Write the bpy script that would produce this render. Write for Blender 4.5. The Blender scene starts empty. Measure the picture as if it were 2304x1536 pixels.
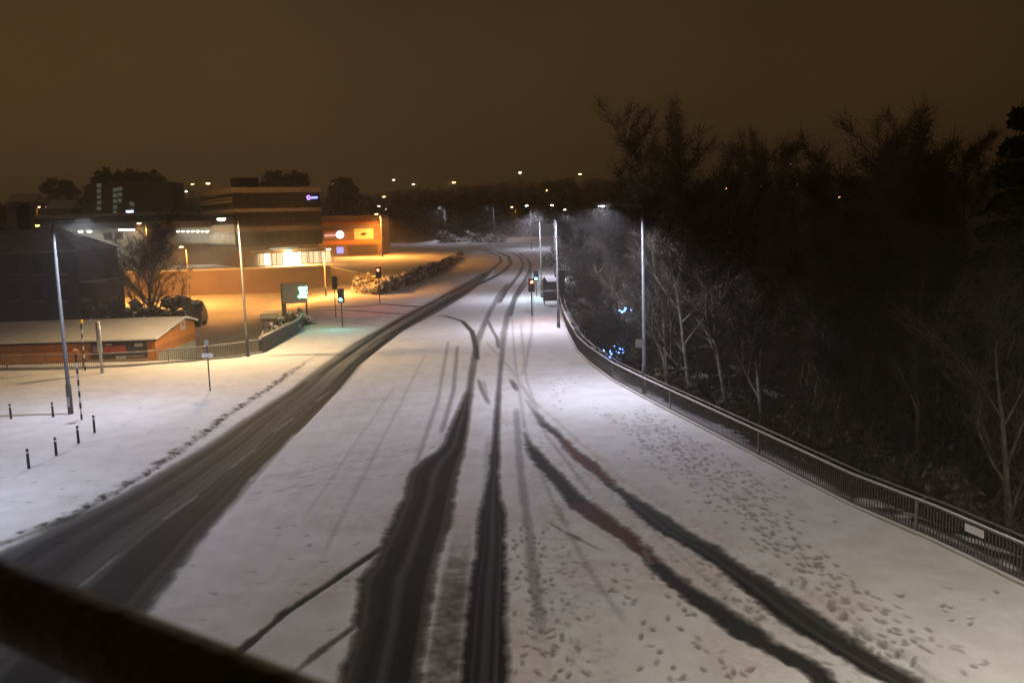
import bpy, math, random
import numpy as np
from mathutils import Vector, Matrix

# ------------------------------------------------------------------ camera, sky, exposure
SC = bpy.context.scene
COL = SC.collection
F = 2000.0                      # focal length in photo pixels (photo is 2304 wide)
PITCH = math.atan(267.0 / F)
ROLL = math.radians(1.70)
CAM = Vector((0.0, 0.0, 9.0))
fw = Vector((0, math.cos(PITCH), -math.sin(PITCH)))
up0 = Vector((0, math.sin(PITCH), math.cos(PITCH)))
r0 = Vector((1, 0, 0))
UPV = math.cos(ROLL) * up0 + math.sin(ROLL) * r0
RTV = math.cos(ROLL) * r0 - math.sin(ROLL) * up0
cam_d = bpy.data.cameras.new("camera")
cam_d.sensor_width = 36.0
cam_d.lens = F / 2304 * 36
cam_d.clip_start = 0.05
cam_d.clip_end = 4000
cam_d.dof.use_dof = True
cam_d.dof.focus_distance = 55
cam_d.dof.aperture_fstop = 5.0
cam = bpy.data.objects.new("camera", cam_d)
COL.objects.link(cam)
cam.matrix_world = Matrix(((RTV.x, UPV.x, -fw.x, CAM.x), (RTV.y, UPV.y, -fw.y, CAM.y), (RTV.z, UPV.z, -fw.z, CAM.z), (0, 0, 0, 1)))
SC.camera = cam
SC.view_settings.view_transform = 'Standard'
SC.view_settings.look = 'None'
SC.view_settings.exposure = 0.0
SC.view_settings.gamma = 1.0
SC.cycles.use_denoising = True
SC.cycles.max_bounces = 5
SC.cycles.diffuse_bounces = 2
SC.cycles.glossy_bounces = 2
SC.cycles.volume_bounces = 0
SC.cycles.transparent_max_bounces = 8
SC.cycles.sample_clamp_indirect = 4.0

W = bpy.data.worlds.new("World")
SC.world = W
W.use_nodes = True
nt = W.node_tree
nt.nodes.clear()
wo = nt.nodes.new('ShaderNodeOutputWorld')
bg = nt.nodes.new('ShaderNodeBackground')
tc = nt.nodes.new('ShaderNodeTexCoord')
sep = nt.nodes.new('ShaderNodeSeparateXYZ')
nt.links.new(tc.outputs['Generated'], sep.inputs[0])
def wramp(src, stops):
    r = nt.nodes.new('ShaderNodeValToRGB')
    nt.links.new(src, r.inputs[0])
    e = r.color_ramp.elements
    while len(e) > len(stops): e.remove(e[-1])
    while len(e) < len(stops): e.new(0.5)
    for el, (p, c) in zip(e, stops):
        el.position = p; el.color = (*c, 1)
    return r.outputs[0]
elev = wramp(sep.outputs[2], [(0.0, (.100, .055, .0195)), (0.08, (.078, .0430, .0156)), (0.32, (.049, .0290, .0118)), (1.0, (.036, .023, .011))])
mp = nt.nodes.new('ShaderNodeMapRange')
nt.links.new(sep.outputs[0], mp.inputs[0])
mp.inputs[1].default_value = -0.6; mp.inputs[2].default_value = 0.65
side = wramp(mp.outputs[0], [(0.0, (1.12, 1.12, 1.1)), (0.45, (.86, .86, .88)), (1.0, (.40, .38, .38))])
mul = nt.nodes.new('ShaderNodeMix'); mul.data_type = 'RGBA'; mul.blend_type = 'MULTIPLY'
mul.inputs[0].default_value = 1.0
nt.links.new(elev, mul.inputs[6]); nt.links.new(side, mul.inputs[7])
cn = nt.nodes.new('ShaderNodeTexNoise'); cn.inputs['Scale'].default_value = 3.2; cn.inputs['Detail'].default_value = 3
nt.links.new(tc.outputs['Generated'], cn.inputs['Vector'])
cr = wramp(cn.outputs[0], [(0.3, (.84, .84, .86)), (0.7, (1.12, 1.11, 1.08))])
mul2 = nt.nodes.new('ShaderNodeMix'); mul2.data_type = 'RGBA'; mul2.blend_type = 'MULTIPLY'
mul2.inputs[0].default_value = 1.0
nt.links.new(mul.outputs[2], mul2.inputs[6]); nt.links.new(cr, mul2.inputs[7])
nt.links.new(mul2.outputs[2], bg.inputs[0])
bg.inputs[1].default_value = 1.18
nt.links.new(bg.outputs[0], wo.inputs[0])

LED = (0.82, 0.82, 1.0)
SOD = (1.0, 0.37, 0.068)
LED_P = 6100.0
SOD_P = 2600.0
HAZE = 0.0015

# ------------------------------------------------------------------ terrain and helpers
def base_z(Y):
    Y = np.asarray(Y, float)
    return np.where(Y > 100, 0.00018 * (np.minimum(Y, 262) - 100) ** 2 + np.maximum(Y - 262, 0) * .058, 0.0)
def ray(px, py):
    return fw * F + RTV * (px - 1152) - UPV * (py - 768)
def at(px, py, z=0.0):
    d = ray(px, py)
    t = (z - CAM.z) / d.z
    return CAM + d * t
def at_y(px, py, Y):
    d = ray(px, py)
    return CAM + d * (Y / d.y)
def X_at(px, Y, z=0.0):
    """x of the point at depth Y and height z that shows in photo column px"""
    lo, hi = -3000.0, 3000.0
    for _ in range(60):
        m = (lo + hi) / 2
        v = Vector((m, Y, z)) - CAM
        if v.dot(RTV) / v.dot(fw) * F + 1152 < px: lo = m
        else: hi = m
    return (lo + hi) / 2
def ground_pt(px, py):
    p = at(px, py, 0.0)
    if p.y < 100: return p
    d = ray(px, py)
    t = 60 / d.y
    while t * d.y < 300:
        q = CAM + d * t
        if q.z <= float(base_z(q.y)): return q
        t += 0.25 / d.y
    return CAM + d * t
def sstep(a, b, x):
    t = np.clip((x - a) / (b - a), 0, 1)
    return t * t * (3 - 2 * t)
_rng = np.random.RandomState(7)
_lat = _rng.rand(512, 512)
def vnoise(x, y, s, seed=0):
    x = x / s + seed * 37.7; y = y / s + seed * 71.3
    i = np.floor(x).astype(int); j = np.floor(y).astype(int)
    fx = x - i; fy = y - j
    fx = fx * fx * (3 - 2 * fx); fy = fy * fy * (3 - 2 * fy)
    g = lambda a, b: _lat[a % 512, b % 512]
    return (g(i, j) * (1 - fx) + g(i + 1, j) * fx) * (1 - fy) + (g(i, j + 1) * (1 - fx) + g(i + 1, j + 1) * fx) * fy

# ------------------------------------------------------------------ materials
MATS = {}
def new_mat(name):
    m = bpy.data.materials.new(name); m.use_nodes = True
    n = m.node_tree.nodes; b = n.get('Principled BSDF')
    MATS[name] = m
    return m, m.node_tree, b
def mat(name, col, rough=.7, metal=0.0, var=.25, scale=3.0, bump=.0, bscale=20, spec=.3, col2=None):
    m, t, b = new_mat(name)
    tcn = t.nodes.new('ShaderNodeTexCoord')
    no = t.nodes.new('ShaderNodeTexNoise'); no.inputs['Scale'].default_value = scale; no.inputs['Detail'].default_value = 6
    t.links.new(tcn.outputs['Object'], no.inputs['Vector'])
    r = t.nodes.new('ShaderNodeValToRGB'); t.links.new(no.outputs[0], r.inputs[0])
    e = r.color_ramp.elements
    c2 = col2 if col2 else tuple(c * (1 + var) for c in col)
    e[0].position = .3; e[0].color = (*[c * (1 - var) for c in col], 1)
    e[1].position = .7; e[1].color = (*c2, 1)
    t.links.new(r.outputs[0], b.inputs['Base Color'])
    b.inputs['Roughness'].default_value = rough
    b.inputs['Metallic'].default_value = metal
    b.inputs['Specular IOR Level'].default_value = spec
    if bump:
        n2 = t.nodes.new('ShaderNodeTexNoise'); n2.inputs['Scale'].default_value = bscale; n2.inputs['Detail'].default_value = 5
        t.links.new(tcn.outputs['Object'], n2.inputs['Vector'])
        bp = t.nodes.new('ShaderNodeBump'); bp.inputs['Strength'].default_value = bump; bp.inputs['Distance'].default_value = .02
        t.links.new(n2.outputs[0], bp.inputs['Height']); t.links.new(bp.outputs[0], b.inputs['Normal'])
    return m
def emit(name, col, s):
    m, t, b = new_mat(name)
    b.inputs['Base Color'].default_value = (.05, .05, .05, 1)
    b.inputs['Emission Color'].default_value = (*col, 1)
    b.inputs['Emission Strength'].default_value = s
    return m
def brick(name, c1, c2, mortar, scale=1.0):
    m, t, b = new_mat(name)
    tcn = t.nodes.new('ShaderNodeTexCoord')
    br = t.nodes.new('ShaderNodeTexBrick'); br.inputs['Scale'].default_value = 4.2 * scale
    br.inputs['Color1'].default_value = (*c1, 1); br.inputs['Color2'].default_value = (*c2, 1); br.inputs['Mortar'].default_value = (*mortar, 1)
    mpn = t.nodes.new('ShaderNodeMapping'); mpn.inputs['Rotation'].default_value = (math.pi / 2, 0, 0)
    t.links.new(tcn.outputs['Object'], mpn.inputs[0]); t.links.new(mpn.outputs[0], br.inputs['Vector'])
    no = t.nodes.new('ShaderNodeTexNoise'); no.inputs['Scale'].default_value = .35; no.inputs['Detail'].default_value = 6
    t.links.new(tcn.outputs['Object'], no.inputs['Vector'])
    mx = t.nodes.new('ShaderNodeMix'); mx.data_type = 'RGBA'; mx.blend_type = 'MULTIPLY'; mx.inputs[0].default_value = .5
    t.links.new(br.outputs[0], mx.inputs[6]); t.links.new(no.outputs[0], mx.inputs[7])
    t.links.new(mx.outputs[2], b.inputs['Base Color'])
    b.inputs['Roughness'].default_value = .85
    return m
M_SNOW = mat('snow', (.78, .78, .79), .75, var=.05, scale=.8, bump=.35, bscale=6, spec=.25)
M_SNOWSOFT = mat('snow_roof', (.76, .76, .77), .8, var=.07, scale=.5, bump=.3, bscale=3)
M_CONC = mat('concrete', (.36, .33, .29), .85, var=.18, scale=1.2, bump=.3)
M_CONCD = mat('dark_concrete', (.15, .13, .115), .85, var=.25, scale=.9, bump=.3)
M_GALV = mat('galvanised_steel', (.085, .087, .088), .6, .25, var=.15, scale=5)
M_PALE = mat('pale_painted_steel', (.48, .50, .49), .5, .1, var=.12, scale=4)
M_DARKM = mat('dark_painted_steel', (.035, .035, .038), .45, .2, var=.3, scale=8)
M_RAILB = mat('railing_bars', (.10, .095, .09), .55, .3, var=.25, scale=6)
M_RAILT = mat('railing_rail', (.19, .185, .17), .5, .3, var=.2, scale=6)
M_FRAIL = mat('bridge_rail_paint', (.034, .030, .026), .5, .25, var=.55, scale=22, bump=.5, bscale=60)
M_WOODD = mat('dark_timber', (.07, .05, .035), .8, var=.3, scale=4)
M_ORANGE = brick('orange_panel', (.78, .30, .050), (.72, .275, .047), (.55, .21, .04), .07)
M_PALEW = mat('pale_render', (.33, .34, .27), .8, var=.15, scale=1)
M_CREAM = mat('cream_poster', (.62, .52, .34), .7, var=.06, scale=1)
M_GLASS = mat('dark_window_glass', (.03, .028, .026), .12, var=.3, scale=1.2, spec=.6)
M_SPAND = mat('dark_spandrel', (.045, .032, .025), .45, var=.25, scale=1.2)
M_BRICK = brick('brown_brick', (.36, .25, .16), (.31, .21, .13), (.38, .30, .22))
M_BRICKD = brick('sooty_brick', (.085, .056, .036), (.06, .042, .03), (.08, .062, .045))
M_BARK = mat('dark_bark', (.115, .10, .08), .9, var=.45, scale=5, bump=.5, bscale=12)
M_BIRCH = mat('pale_bark', (.20, .19, .165), .85, var=.55, scale=3.2, bump=.4, bscale=10)
M_GREYB = mat('grey_bark', (.11, .105, .09), .9, var=.5, scale=3.2, bump=.4, bscale=10)
M_TWIG = mat('twig', (.058, .047, .034), .9, var=.4, scale=1.5)
M_IVY = mat('ivy_leaf', (.100, .092, .058), .7, var=.45, scale=1.3)
M_NEEDLE = mat('conifer_needles', (.022, .030, .016), .75, var=.45, scale=1.2)
M_HEDGE = mat('hedge_leaf', (.075, .065, .04), .85, var=.45, scale=1.0)
M_UNDER = mat('bramble', (.055, .048, .032), .9, var=.5, scale=.8)
M_HILL = mat('hillside', (.085, .078, .065), .95, var=.7, scale=.035, col2=(.16, .15, .135))
M_RED = mat('red_panel', (.50, .10, .04), .5, var=.1, scale=3)
M_BLACK = mat('black_plastic', (.018, .018, .019), .45, var=.3, scale=6)
M_SIGNG = mat('sign_face', (.36, .37, .30), .5, var=.12, scale=2)
M_SIGNBK = mat('sign_back', (.05, .053, .06), .5, .2, var=.2, scale=3)
M_WHITEP = mat('white_plate', (.72, .72, .72), .5, var=.05, scale=3)
M_WHITEPAINT = mat('white_paint', (.70, .70, .68), .5, var=.1, scale=6)
M_YELLOW = mat('yellow_globe', (.75, .50, .06), .3, var=.08, scale=4)
M_AMBER = mat('amber_globe', (.55, .16, .02), .3, var=.08, scale=4)
M_REDGREY = mat('poster_red', (.30, .06, .05), .6, var=.25, scale=2.5)
E_LED = emit('led_glow', (.82, .9, 1.0), 9)
E_LEDFAR = emit('led_far_glow', (.85, .93, 1.0), 70)
E_SOD = emit('sodium_glow', (1.0, .62, .22), 26)
E_SODW = emit('warm_lamp_glow', (1.0, .80, .50), 26)
E_SODFAR = emit('sodium_far_glow', (1.0, .55, .18), 45)
E_WHITEFAR = emit('white_far_glow', (1.0, .95, .82), 26)
E_GREEN = emit('green_signal', (.05, .85, .62), 16)
E_GREENW = emit('green_signal_core', (.10, .85, .95), 60)
E_RED = emit('red_signal', (1.0, .10, .04), 40)
E_LEDTXT = emit('green_led_text', (.10, .95, .50), 30)
E_BLUE = emit('blue_neon', (.16, .16, 1.0), 6)
E_VIOLET = emit('violet_neon', (.42, .18, 1.0), 6)
E_BLUEL = emit('blue_lamp', (.12, .28, 1.0), 14)
E_DISC = emit('white_disc_lamp', (1.0, .93, .95), 7)
E_PINK = emit('pink_letters', (1.0, .52, .45), 1.6)
E_REDP = emit('red_lightbox', (.62, .12, .03), .55)
E_BLUEP = emit('blue_poster_light', (.28, .36, .9), 1.5)
E_SHOP = emit('lit_shop_glass', (1.0, .78, .45), 1.15)
E_SHOPH = emit('lit_shop_glass_bright', (1.0, .86, .58), 5)
E_OFFICE = emit('lit_office_glass', (.72, .66, .48), .32)
E_STAIR = emit('lit_stair_glass', (.50, .58, .48), .17)
E_TEAL = emit('lit_fascia', (.6, .85, .6), .5)

# ------------------------------------------------------------------ mesh builder
class MB:
    def __init__(s): s.v = []; s.f = []; s.mi = []; s.m = 0
    def add(s, vs, fs):
        o = len(s.v); s.v.extend([tuple(p) for p in vs])
        for f in fs: s.f.append(tuple(i + o for i in f)); s.mi.append(s.m)
    def box(s, c, size, rz=0.0, rx=0.0):
        x, y, z = size[0] / 2, size[1] / 2, size[2] / 2
        R = Matrix.Rotation(rz, 3, 'Z') @ Matrix.Rotation(rx, 3, 'X')
        P = [Vector(c) + R @ Vector(q) for q in ((-x, -y, -z), (x, -y, -z), (x, y, -z), (-x, y, -z), (-x, -y, z), (x, -y, z), (x, y, z), (-x, y, z))]
        s.add(P, [(0, 3, 2, 1), (4, 5, 6, 7), (0, 1, 5, 4), (1, 2, 6, 5), (2, 3, 7, 6), (3, 0, 4, 7)])
    def quadbox(s, a, b, z0, z1, th, side=1):
        """upright slab from a to b (xy), from z0 to z1, thickness th to the left of a->b times side"""
        a = Vector((a[0], a[1], 0)); b = Vector((b[0], b[1], 0)); d = (b - a).normalized(); n = Vector((-d.y, d.x, 0)) * th * side
        P = [a, b, b + n, a + n]
        vs = [p + Vector((0, 0, z0)) for p in P] + [p + Vector((0, 0, z1)) for p in P]
        s.add(vs, [(0, 3, 2, 1), (4, 5, 6, 7), (0, 1, 5, 4), (1, 2, 6, 5), (2, 3, 7, 6), (3, 0, 4, 7)])
    def tube(s, pts, rad, n=8, cap=True):
        pts = [Vector(p) for p in pts]; k = len(pts)
        if not hasattr(rad, '__len__'): rad = [rad] * k
        rings = []
        prev = None
        for i, p in enumerate(pts):
            d = (pts[min(i + 1, k - 1)] - pts[max(i - 1, 0)]).normalized()
            ref = Vector((0, 0, 1)) if abs(d.z) < .9 else Vector((1, 0, 0))
            u = d.cross(ref).normalized() if prev is None else (prev - d * prev.dot(d)).normalized()
            prev = u; w = d.cross(u)
            rings.append([p + (u * math.cos(2 * math.pi * j / n) + w * math.sin(2 * math.pi * j / n)) * rad[i] for j in range(n)])
        vs = [q for r in rings for q in r]; fs = []
        for i in range(k - 1):
            for j in range(n):
                a = i * n + j; b = i * n + (j + 1) % n
                fs.append((a, b, b + n, a + n))
        if cap: fs += [tuple(range(n - 1, -1, -1)), tuple((k - 1) * n + j for j in range(n))]
        s.add(vs, fs)
    def sphere(s, c, r, n=12, m=8, sc=(1, 1, 1)):
        vs = [];fs = []
        for i in range(m + 1):
            th = math.pi * i / m
            for j in range(n):
                ph = 2 * math.pi * j / n
                vs.append((c[0] + r * sc[0] * math.sin(th) * math.cos(ph), c[1] + r * sc[1] * math.sin(th) * math.sin(ph), c[2] + r * sc[2] * math.cos(th)))
        for i in range(m):
            for j in range(n):
                a = i * n + j; b = i * n + (j + 1) % n
                fs.append((a, a + n, b + n, b))
        s.add(vs, fs)
    def build(s, name, m, parent=None, smooth=False, bevel=0):
        me = bpy.data.meshes.new(name); me.from_pydata(s.v, [], s.f)
        for mm in (m if isinstance(m, (list, tuple)) else [m]): me.materials.append(mm)
        if isinstance(m, (list, tuple)): me.polygons.foreach_set('material_index', s.mi)
        if smooth: me.polygons.foreach_set('use_smooth', [True] * len(me.polygons))
        me.update()
        o = bpy.data.objects.new(name, me); COL.objects.link(o)
        if parent:
            o.parent = parent
            root = parent
            off = Vector((0, 0, 0))
            while root: off += Vector(root.location); root = root.parent
            if s.world: me.transform(Matrix.Translation(-off))
        if bevel:
            b = o.modifiers.new('bevel', 'BEVEL'); b.width = bevel; b.segments = 2; b.limit_method = 'ANGLE'
        return o
    world = True        # vertices given in world coordinates
def tag(o, label=None, cat=None, group=None, kind=None):
    if label: o['label'] = label
    if cat: o['category'] = cat
    if group: o['group'] = group
    if kind: o['kind'] = kind
    return o
def thing(name, loc, label, cat, group=None):
    o = bpy.data.objects.new(name, None); COL.objects.link(o)
    o.location = loc; o.empty_display_size = .3
    return tag(o, label, cat, group)
def copy_tree(o, parent=None):
    c = o.copy(); COL.objects.link(c)
    if parent: c.parent = parent
    for ch in o.children: copy_tree(ch, c)
    return c
def lamp_light(name, parent, loc, col, power, kind='AREA', size=.5, spread=170, direction=(0, 0, -1), radius=.15):
    d = bpy.data.lights.new(name, kind); d.color = col; d.energy = power
    if kind == 'AREA':
        d.shape = 'DISK'; d.size = size; d.spread = math.radians(spread)
    else:
        d.shadow_soft_size = radius
        if kind == 'SPOT': d.spot_size = math.radians(spread); d.spot_blend = .35
    o = bpy.data.objects.new(name, d); COL.objects.link(o)
    o.parent = parent
    o.location = Vector(loc) - Vector(parent.location)
    o.rotation_euler = Vector(direction).to_track_quat('-Z', 'Y').to_euler()
    return o

# ------------------------------------------------------------------ ground: snow, wheel tracks, footprints, kerbs
def ground_mesh():
    Ys = [-60.0]
    while Ys[-1] < 12: Ys.append(Ys[-1] + 2.0)
    Ys[-1] = 12.0
    while Ys[-1] < 262:
        y = Ys[-1]; Ys.append(y + max(.035, min(.75, y * y / 15500.0)))
    Ys = np.array(Ys)
    nin, nout = 900, 26
    u = np.linspace(-1, 1, nin)
    v = (np.arange(1, nout + 1) / nout) ** 2
    rows = np.clip(Ys, 14, None)
    half = 0.60 * rows + 1.5
    Xin = u[None, :] * half[:, None]
    Xo = half[:, None] + v[None, :] * (60 + .35 * rows[:, None])
    X = np.concatenate([-Xo[:, ::-1], Xin, Xo], axis=1)
    Y = np.repeat(Ys[:, None], X.shape[1], axis=1)
    sh = X.shape
    X = X.ravel(); Y = Y.ravel()
    n1 = vnoise(X, Y, .55, 1) - .5; n2 = vnoise(X, Y, .16, 2) - .5; n3 = vnoise(X, Y, 2.4, 3) - .5; n4 = vnoise(X, Y, 9.0, 4) - .5
    nf = vnoise(X, Y, .055, 5) - .5
    bare = np.zeros_like(X); red = np.zeros_like(X); paint = np.zeros_like(X); dirt = np.zeros_like(X); dent = np.zeros_like(X)
    ridge = np.zeros_like(X); tread = np.full(X.shape, .5)
    def lanes(q, Yq, k, sd): return np.clip(.5 + (vnoise(q * k + n3 * .15, Yq * .02, .5, sd) - .5) * 1.5, 0, 1)
    def strip(rws):
        L = [at(xl, y) for y, xl, xr in rws]; R = [at(xr, y) for y, xl, xr in rws]
        L.sort(key=lambda p: p.y); R.sort(key=lambda p: p.y)
        xl = np.interp(Y, [p.y for p in L], [p.x for p in L]); xr = np.interp(Y, [p.y for p in R], [p.x for p in R])
        y0 = min(L[0].y, R[0].y); y1 = max(L[-1].y, R[-1].y)
        m = np.minimum(X - xl, xr - X)
        m = np.minimum(m, np.minimum((Y - y0 + .01) * .15 + (1 if y0 < 17.6 else 0), (y1 - Y) * .12))
        return m, (X - xl) / np.maximum(xr - xl, .05)
    ends = [None]
    def line_dist(pts, G=None):
        P = G if G else [ground_pt(*p) for p in pts]
        best = np.full(X.shape, 1e9)
        x0 = min(p.x for p in P) - 6; x1 = max(p.x for p in P) + 6; y0 = min(p.y for p in P) - 6; y1 = max(p.y for p in P) + 6
        idx = np.where((X > x0) & (X < x1) & (Y > y0) & (Y < y1))[0]
        xs = X[idx]; ys = Y[idx]; b = np.full(xs.shape, 1e9); e0 = np.minimum(np.hypot(xs - P[0].x, ys - P[0].y), np.hypot(xs - P[-1].x, ys - P[-1].y)); ef = np.full(X.shape, 9.0); ef[idx] = e0; ends[0] = ef
        for a, c in zip(P[:-1], P[1:]):
            dx, dy = c.x - a.x, c.y - a.y; L2 = dx * dx + dy * dy + 1e-9
            t = np.clip(((xs - a.x) * dx + (ys - a.y) * dy) / L2, 0, 1)
            b = np.minimum(b, np.hypot(xs - a.x - t * dx, ys - a.y - t * dy))
        best[idx] = b
        return best
    def track(pts, w, level, soft=.12, rid=.5):
        nonlocal bare, ridge
        m = w / 2 - line_dist(pts) + (n1 * .10 + n2 * .06) * nz
        fade = sstep(.0, 3.2, ends[0]) if level < .6 else sstep(-.6, 1.6, ends[0])
        bare = np.maximum(bare, level * fade * sstep(-soft, soft, m))
        ridge = np.maximum(ridge, rid * fade * np.exp(-((m + .16) / .10) ** 2))
    far = sstep(30, 66, Y); nz = .62 - .45 * sstep(24, 40, Y)
    # left carriageway: a wide band of driven slush with two dark wheel lines
    A = [(1536, -420, 190), (1400, -260, 310), (1370, -220, 335), (1300, -100, 385), (1240, 0, 430), (1190, 100, 470), (1120, 250, 530), (1075, 335, 565), (1000, 462, 640), (925, 572, 705), (875, 648, 765), (815, 725, 818), (770, 790, 862), (735, 855, 925), (700, 915, 990), (665, 985, 1048), (640, 1040, 1082), (620, 1083, 1105)]
    m, q = strip(A)
    streak = vnoise(q * 9 + n3 * .2, Y * .02, .5, 6) - .5
    tread = np.where(m > -.3, lanes(q, Y, 14, 31), tread)
    lev = (1.10 - .46 * far) + streak * .36 - .50 * np.exp(-((q - .02) / .13) ** 2) - .12 * np.exp(-((q - .40) / .10) ** 2)
    bare = np.maximum(bare, np.clip(lev, 0, .97) * sstep(-.35, .35, m + (n1 * .22 + n2 * .1) * nz))
    dirt = np.maximum(dirt, .6 * sstep(-.4, .3, m))
    track([(700, 855), (676, 880), (712, 850), (750, 820), (866, 740), (935, 700), (1000, 665), (1050, 640), (1085, 623), (1108, 605), (1128, 588), (1124, 577), (1108, 570), (1085, 561), (1063, 559)][2:], .55, .82)
    track([(640, 985), (745, 880), (797, 820), (902, 740), (968, 700), (1030, 665), (1075, 640), (1097, 630), (1134, 610), (1150, 593), (1144, 577), (1122, 567), (1093, 560)], .75, .88)
    track([(560, 985), (640, 900), (700, 850)], .5, .8)
    # central wheel tracks
    B1 = [(1536, 748, 955), (1400, 795, 972), (1300, 806, 988), (1262, 838, 995), (1240, 846, 1001), (1215, 860, 1007), (1180, 880, 1015), (1120, 905, 1025), (1075, 911, 1035), (1055, 922, 1038), (1030, 952, 1043), (1018, 975, 1046), (1000, 992, 1050), (940, 1019, 1058), (880, 1045, 1067), (840, 1052, 1072), (800, 1058, 1080), (770, 1062, 1084), (735, 1078, 1096), (700, 1094, 1110), (665, 1115, 1130), (640, 1138, 1148)]
    m, q = strip(B1)
    lev = .95 - .50 * far + (vnoise(q * 6, Y * .05, .5, 8) - .5) * .18
    bare = np.maximum(bare, lev * sstep(-.22, .30, m + (n1 * .20 + n2 * .16 + n3 * .3) * nz))
    tread = np.where(m > -.2, lanes(q, Y, 7, 33), tread)
    for qc, wq in ((.62, .05), (.80, .035), (.34, .04)): tread = np.where(m > 0, np.minimum(tread, 1 - .9 * np.exp(-((q - qc) / wq) ** 2)), tread)
    ridge = np.maximum(ridge, .5 * np.exp(-((m + .14 + n1 * .2) / .09) ** 2) * nz)
    B2 = [(1536, 1028, 1139), (1400, 1042, 1141), (1300, 1052, 1142), (1240, 1065, 1142), (1180, 1073, 1139), (1120, 1083, 1131), (1060, 1095, 1127), (1000, 1104, 1126), (940, 1110, 1126), (880, 1115, 1129), (840, 1118, 1132), (800, 1121, 1137), (747, 1124, 1143), (700, 1136, 1153), (665, 1155, 1168), (640, 1168, 1178)]
    m2, q2 = strip(B2)
    lev = .92 - .48 * far
    bare = np.maximum(bare, lev * sstep(-.20, .26, m2 + (n1 * .16 + n2 * .14 + n3 * .2) * nz))
    ridge = np.maximum(ridge, .4 * np.exp(-((m2 + .12 + n1 * .2) / .08) ** 2) * nz)
    tread = np.where(m2 > -.2, lanes(q2, Y, 6, 35), tread)
    for qc, wq in ((.40, .07), (.68, .07)): tread = np.where(m2 > 0, np.minimum(tread, 1 - .85 * np.exp(-((q2 - qc) / wq) ** 2)), tread)
    # slushy strip between the two central tracks, worn most near the bridge
    S = [(1536, 940, 1045), (1400, 965, 1055), (1300, 985, 1062), (1240, 998, 1070), (1180, 1012, 1076), (1120, 1022, 1086), (1060, 1036, 1098), (1000, 1048, 1106)]
    ms, qs = strip(S)
    sl = sstep(-.1, .25, ms) * (1 - sstep(19, 30, Y))
    bare = np.maximum(bare, sl * np.clip(.52 + n2 * .25 + n1 * .25, 0, .8)); dirt = np.maximum(dirt, sl)
    # right-hand pair of tracks with the red surfacing
    D2 = [(1536, 1985, 2095), (1490, 1905, 2022), (1400, 1765, 1872), (1300, 1640, 1730), (1272, 1609, 1678), (1231, 1551, 1618), (1190, 1473, 1539), (1148, 1427, 1481), (1107, 1386, 1415), (1086, 1357, 1388), (1065, 1332, 1369), (1036, 1290, 1344), (1010, 1268, 1306), (983, 1250, 1274), (955, 1212, 1240), (925, 1192, 1212), (895, 1174, 1188)]
    m, q = strip(D2)
    lv = np.interp(Y, [16, 36, 39, 42, 46], [.92, .92, .70, .5, .25])
    bare = np.maximum(bare, lv * sstep(-.22, .28, m + n1 * .12 + n2 * .12 + n3 * .2))
    ridge = np.maximum(ridge, .45 * np.exp(-((m + .14 + n1 * .2) / .09) ** 2))
    inD2 = m > -.3
    tread = np.where(m > -.1, lanes(q, Y, 5, 37), tread)
    D1 = [(1536, 1830, 1905), (1500, 1795, 1868), (1480, 1750, 1830), (1438, 1671, 1745), (1397, 1609, 1690), (1355, 1555, 1622), (1314, 1506, 1551), (1272, 1464, 1500), (1243, 1431, 1466), (1210, 1386, 1440), (1169, 1328, 1382), (1128, 1270, 1328), (1086, 1237, 1286), (1045, 1199, 1253), (1003, 1179, 1208), (960, 1168, 1182)]
    m, q = strip(D1)
    lv = np.interp(Y, [16, 31, 35, 40], [.92, .9, .8, .45])
    bare = np.maximum(bare, lv * sstep(-.22, .28, m + n1 * .12 + n2 * .12 + n3 * .2))
    ridge = np.maximum(ridge, .45 * np.exp(-((m + .14 + n1 * .2) / .09) ** 2))
    ya, yb = at(1270, 983).y, at(1386, 1085).y
    red = np.where(inD2 & (Y < ya) & (Y > yb - (X - at(1386, 1085).x) * .3), 1.0, red)
    ya, yb = at(1330, 1128).y, at(1464, 1262).y
    red = np.where((m > -.3) & (~inD2) & (Y < ya) & (Y > yb - (X - at(1464, 1262).x) * .3), 1.0, red)
    # pinkish slush over the red surfacing
    pk = sstep(.05, .3, n3) * sstep(44, 30, Y) * (np.abs(X) < 9)
    red = np.maximum(red, .30 * pk)
    # single curving tracks
    track([(905, 1200), (847, 1239), (740, 1313), (639, 1378), (552, 1451), (440, 1536)], .26, .74, .08, .9)
    track([(842, 1280), (722, 1343), (640, 1400)], .10, .45, .06, .6)
    track([(865, 1355), (800, 1405), (735, 1450), (674, 1499), (630, 1536)], .26, .62, .09, .8)
    track([(1155, 1146), (1200, 1160), (1237, 1177), (1340, 1231), (1400, 1255), (1452, 1273)], .18, .52, .08, .9)
    track([(1180, 1098), (1208, 1111), (1266, 1140)], .2, .42, .1, .6)
    track([(1203, 1190), (1212, 1280), (1225, 1400), (1232, 1536)], .10, .36, .14, .3)
    track([(965, 712), (1000, 710), (1040, 722), (1062, 745), (1070, 775), (1072, 812)], .45, .75)
    track([(1095, 715), (1104, 735), (1118, 760), (1124, 790)], .32, .55)
    track([(1072, 840), (1086, 880), (1108, 925)], .32, .45)
    track([(1084, 842), (1092, 870), (1100, 905)], .25, .35)
    track([(1143, 842), (1158, 868), (1172, 893)], .35, .55)
    track([(1122, 682), (1138, 655), (1158, 630), (1171, 613), (1178, 592), (1170, 579), (1152, 568), (1122, 561)], .6, .62)
    track([(1146, 712), (1158, 668), (1175, 640), (1190, 612), (1194, 596), (1186, 581), (1168, 570)], .6, .62)
    track([(1150, 690), (1165, 665), (1190, 630), (1197, 605)], .5, .5)
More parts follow.
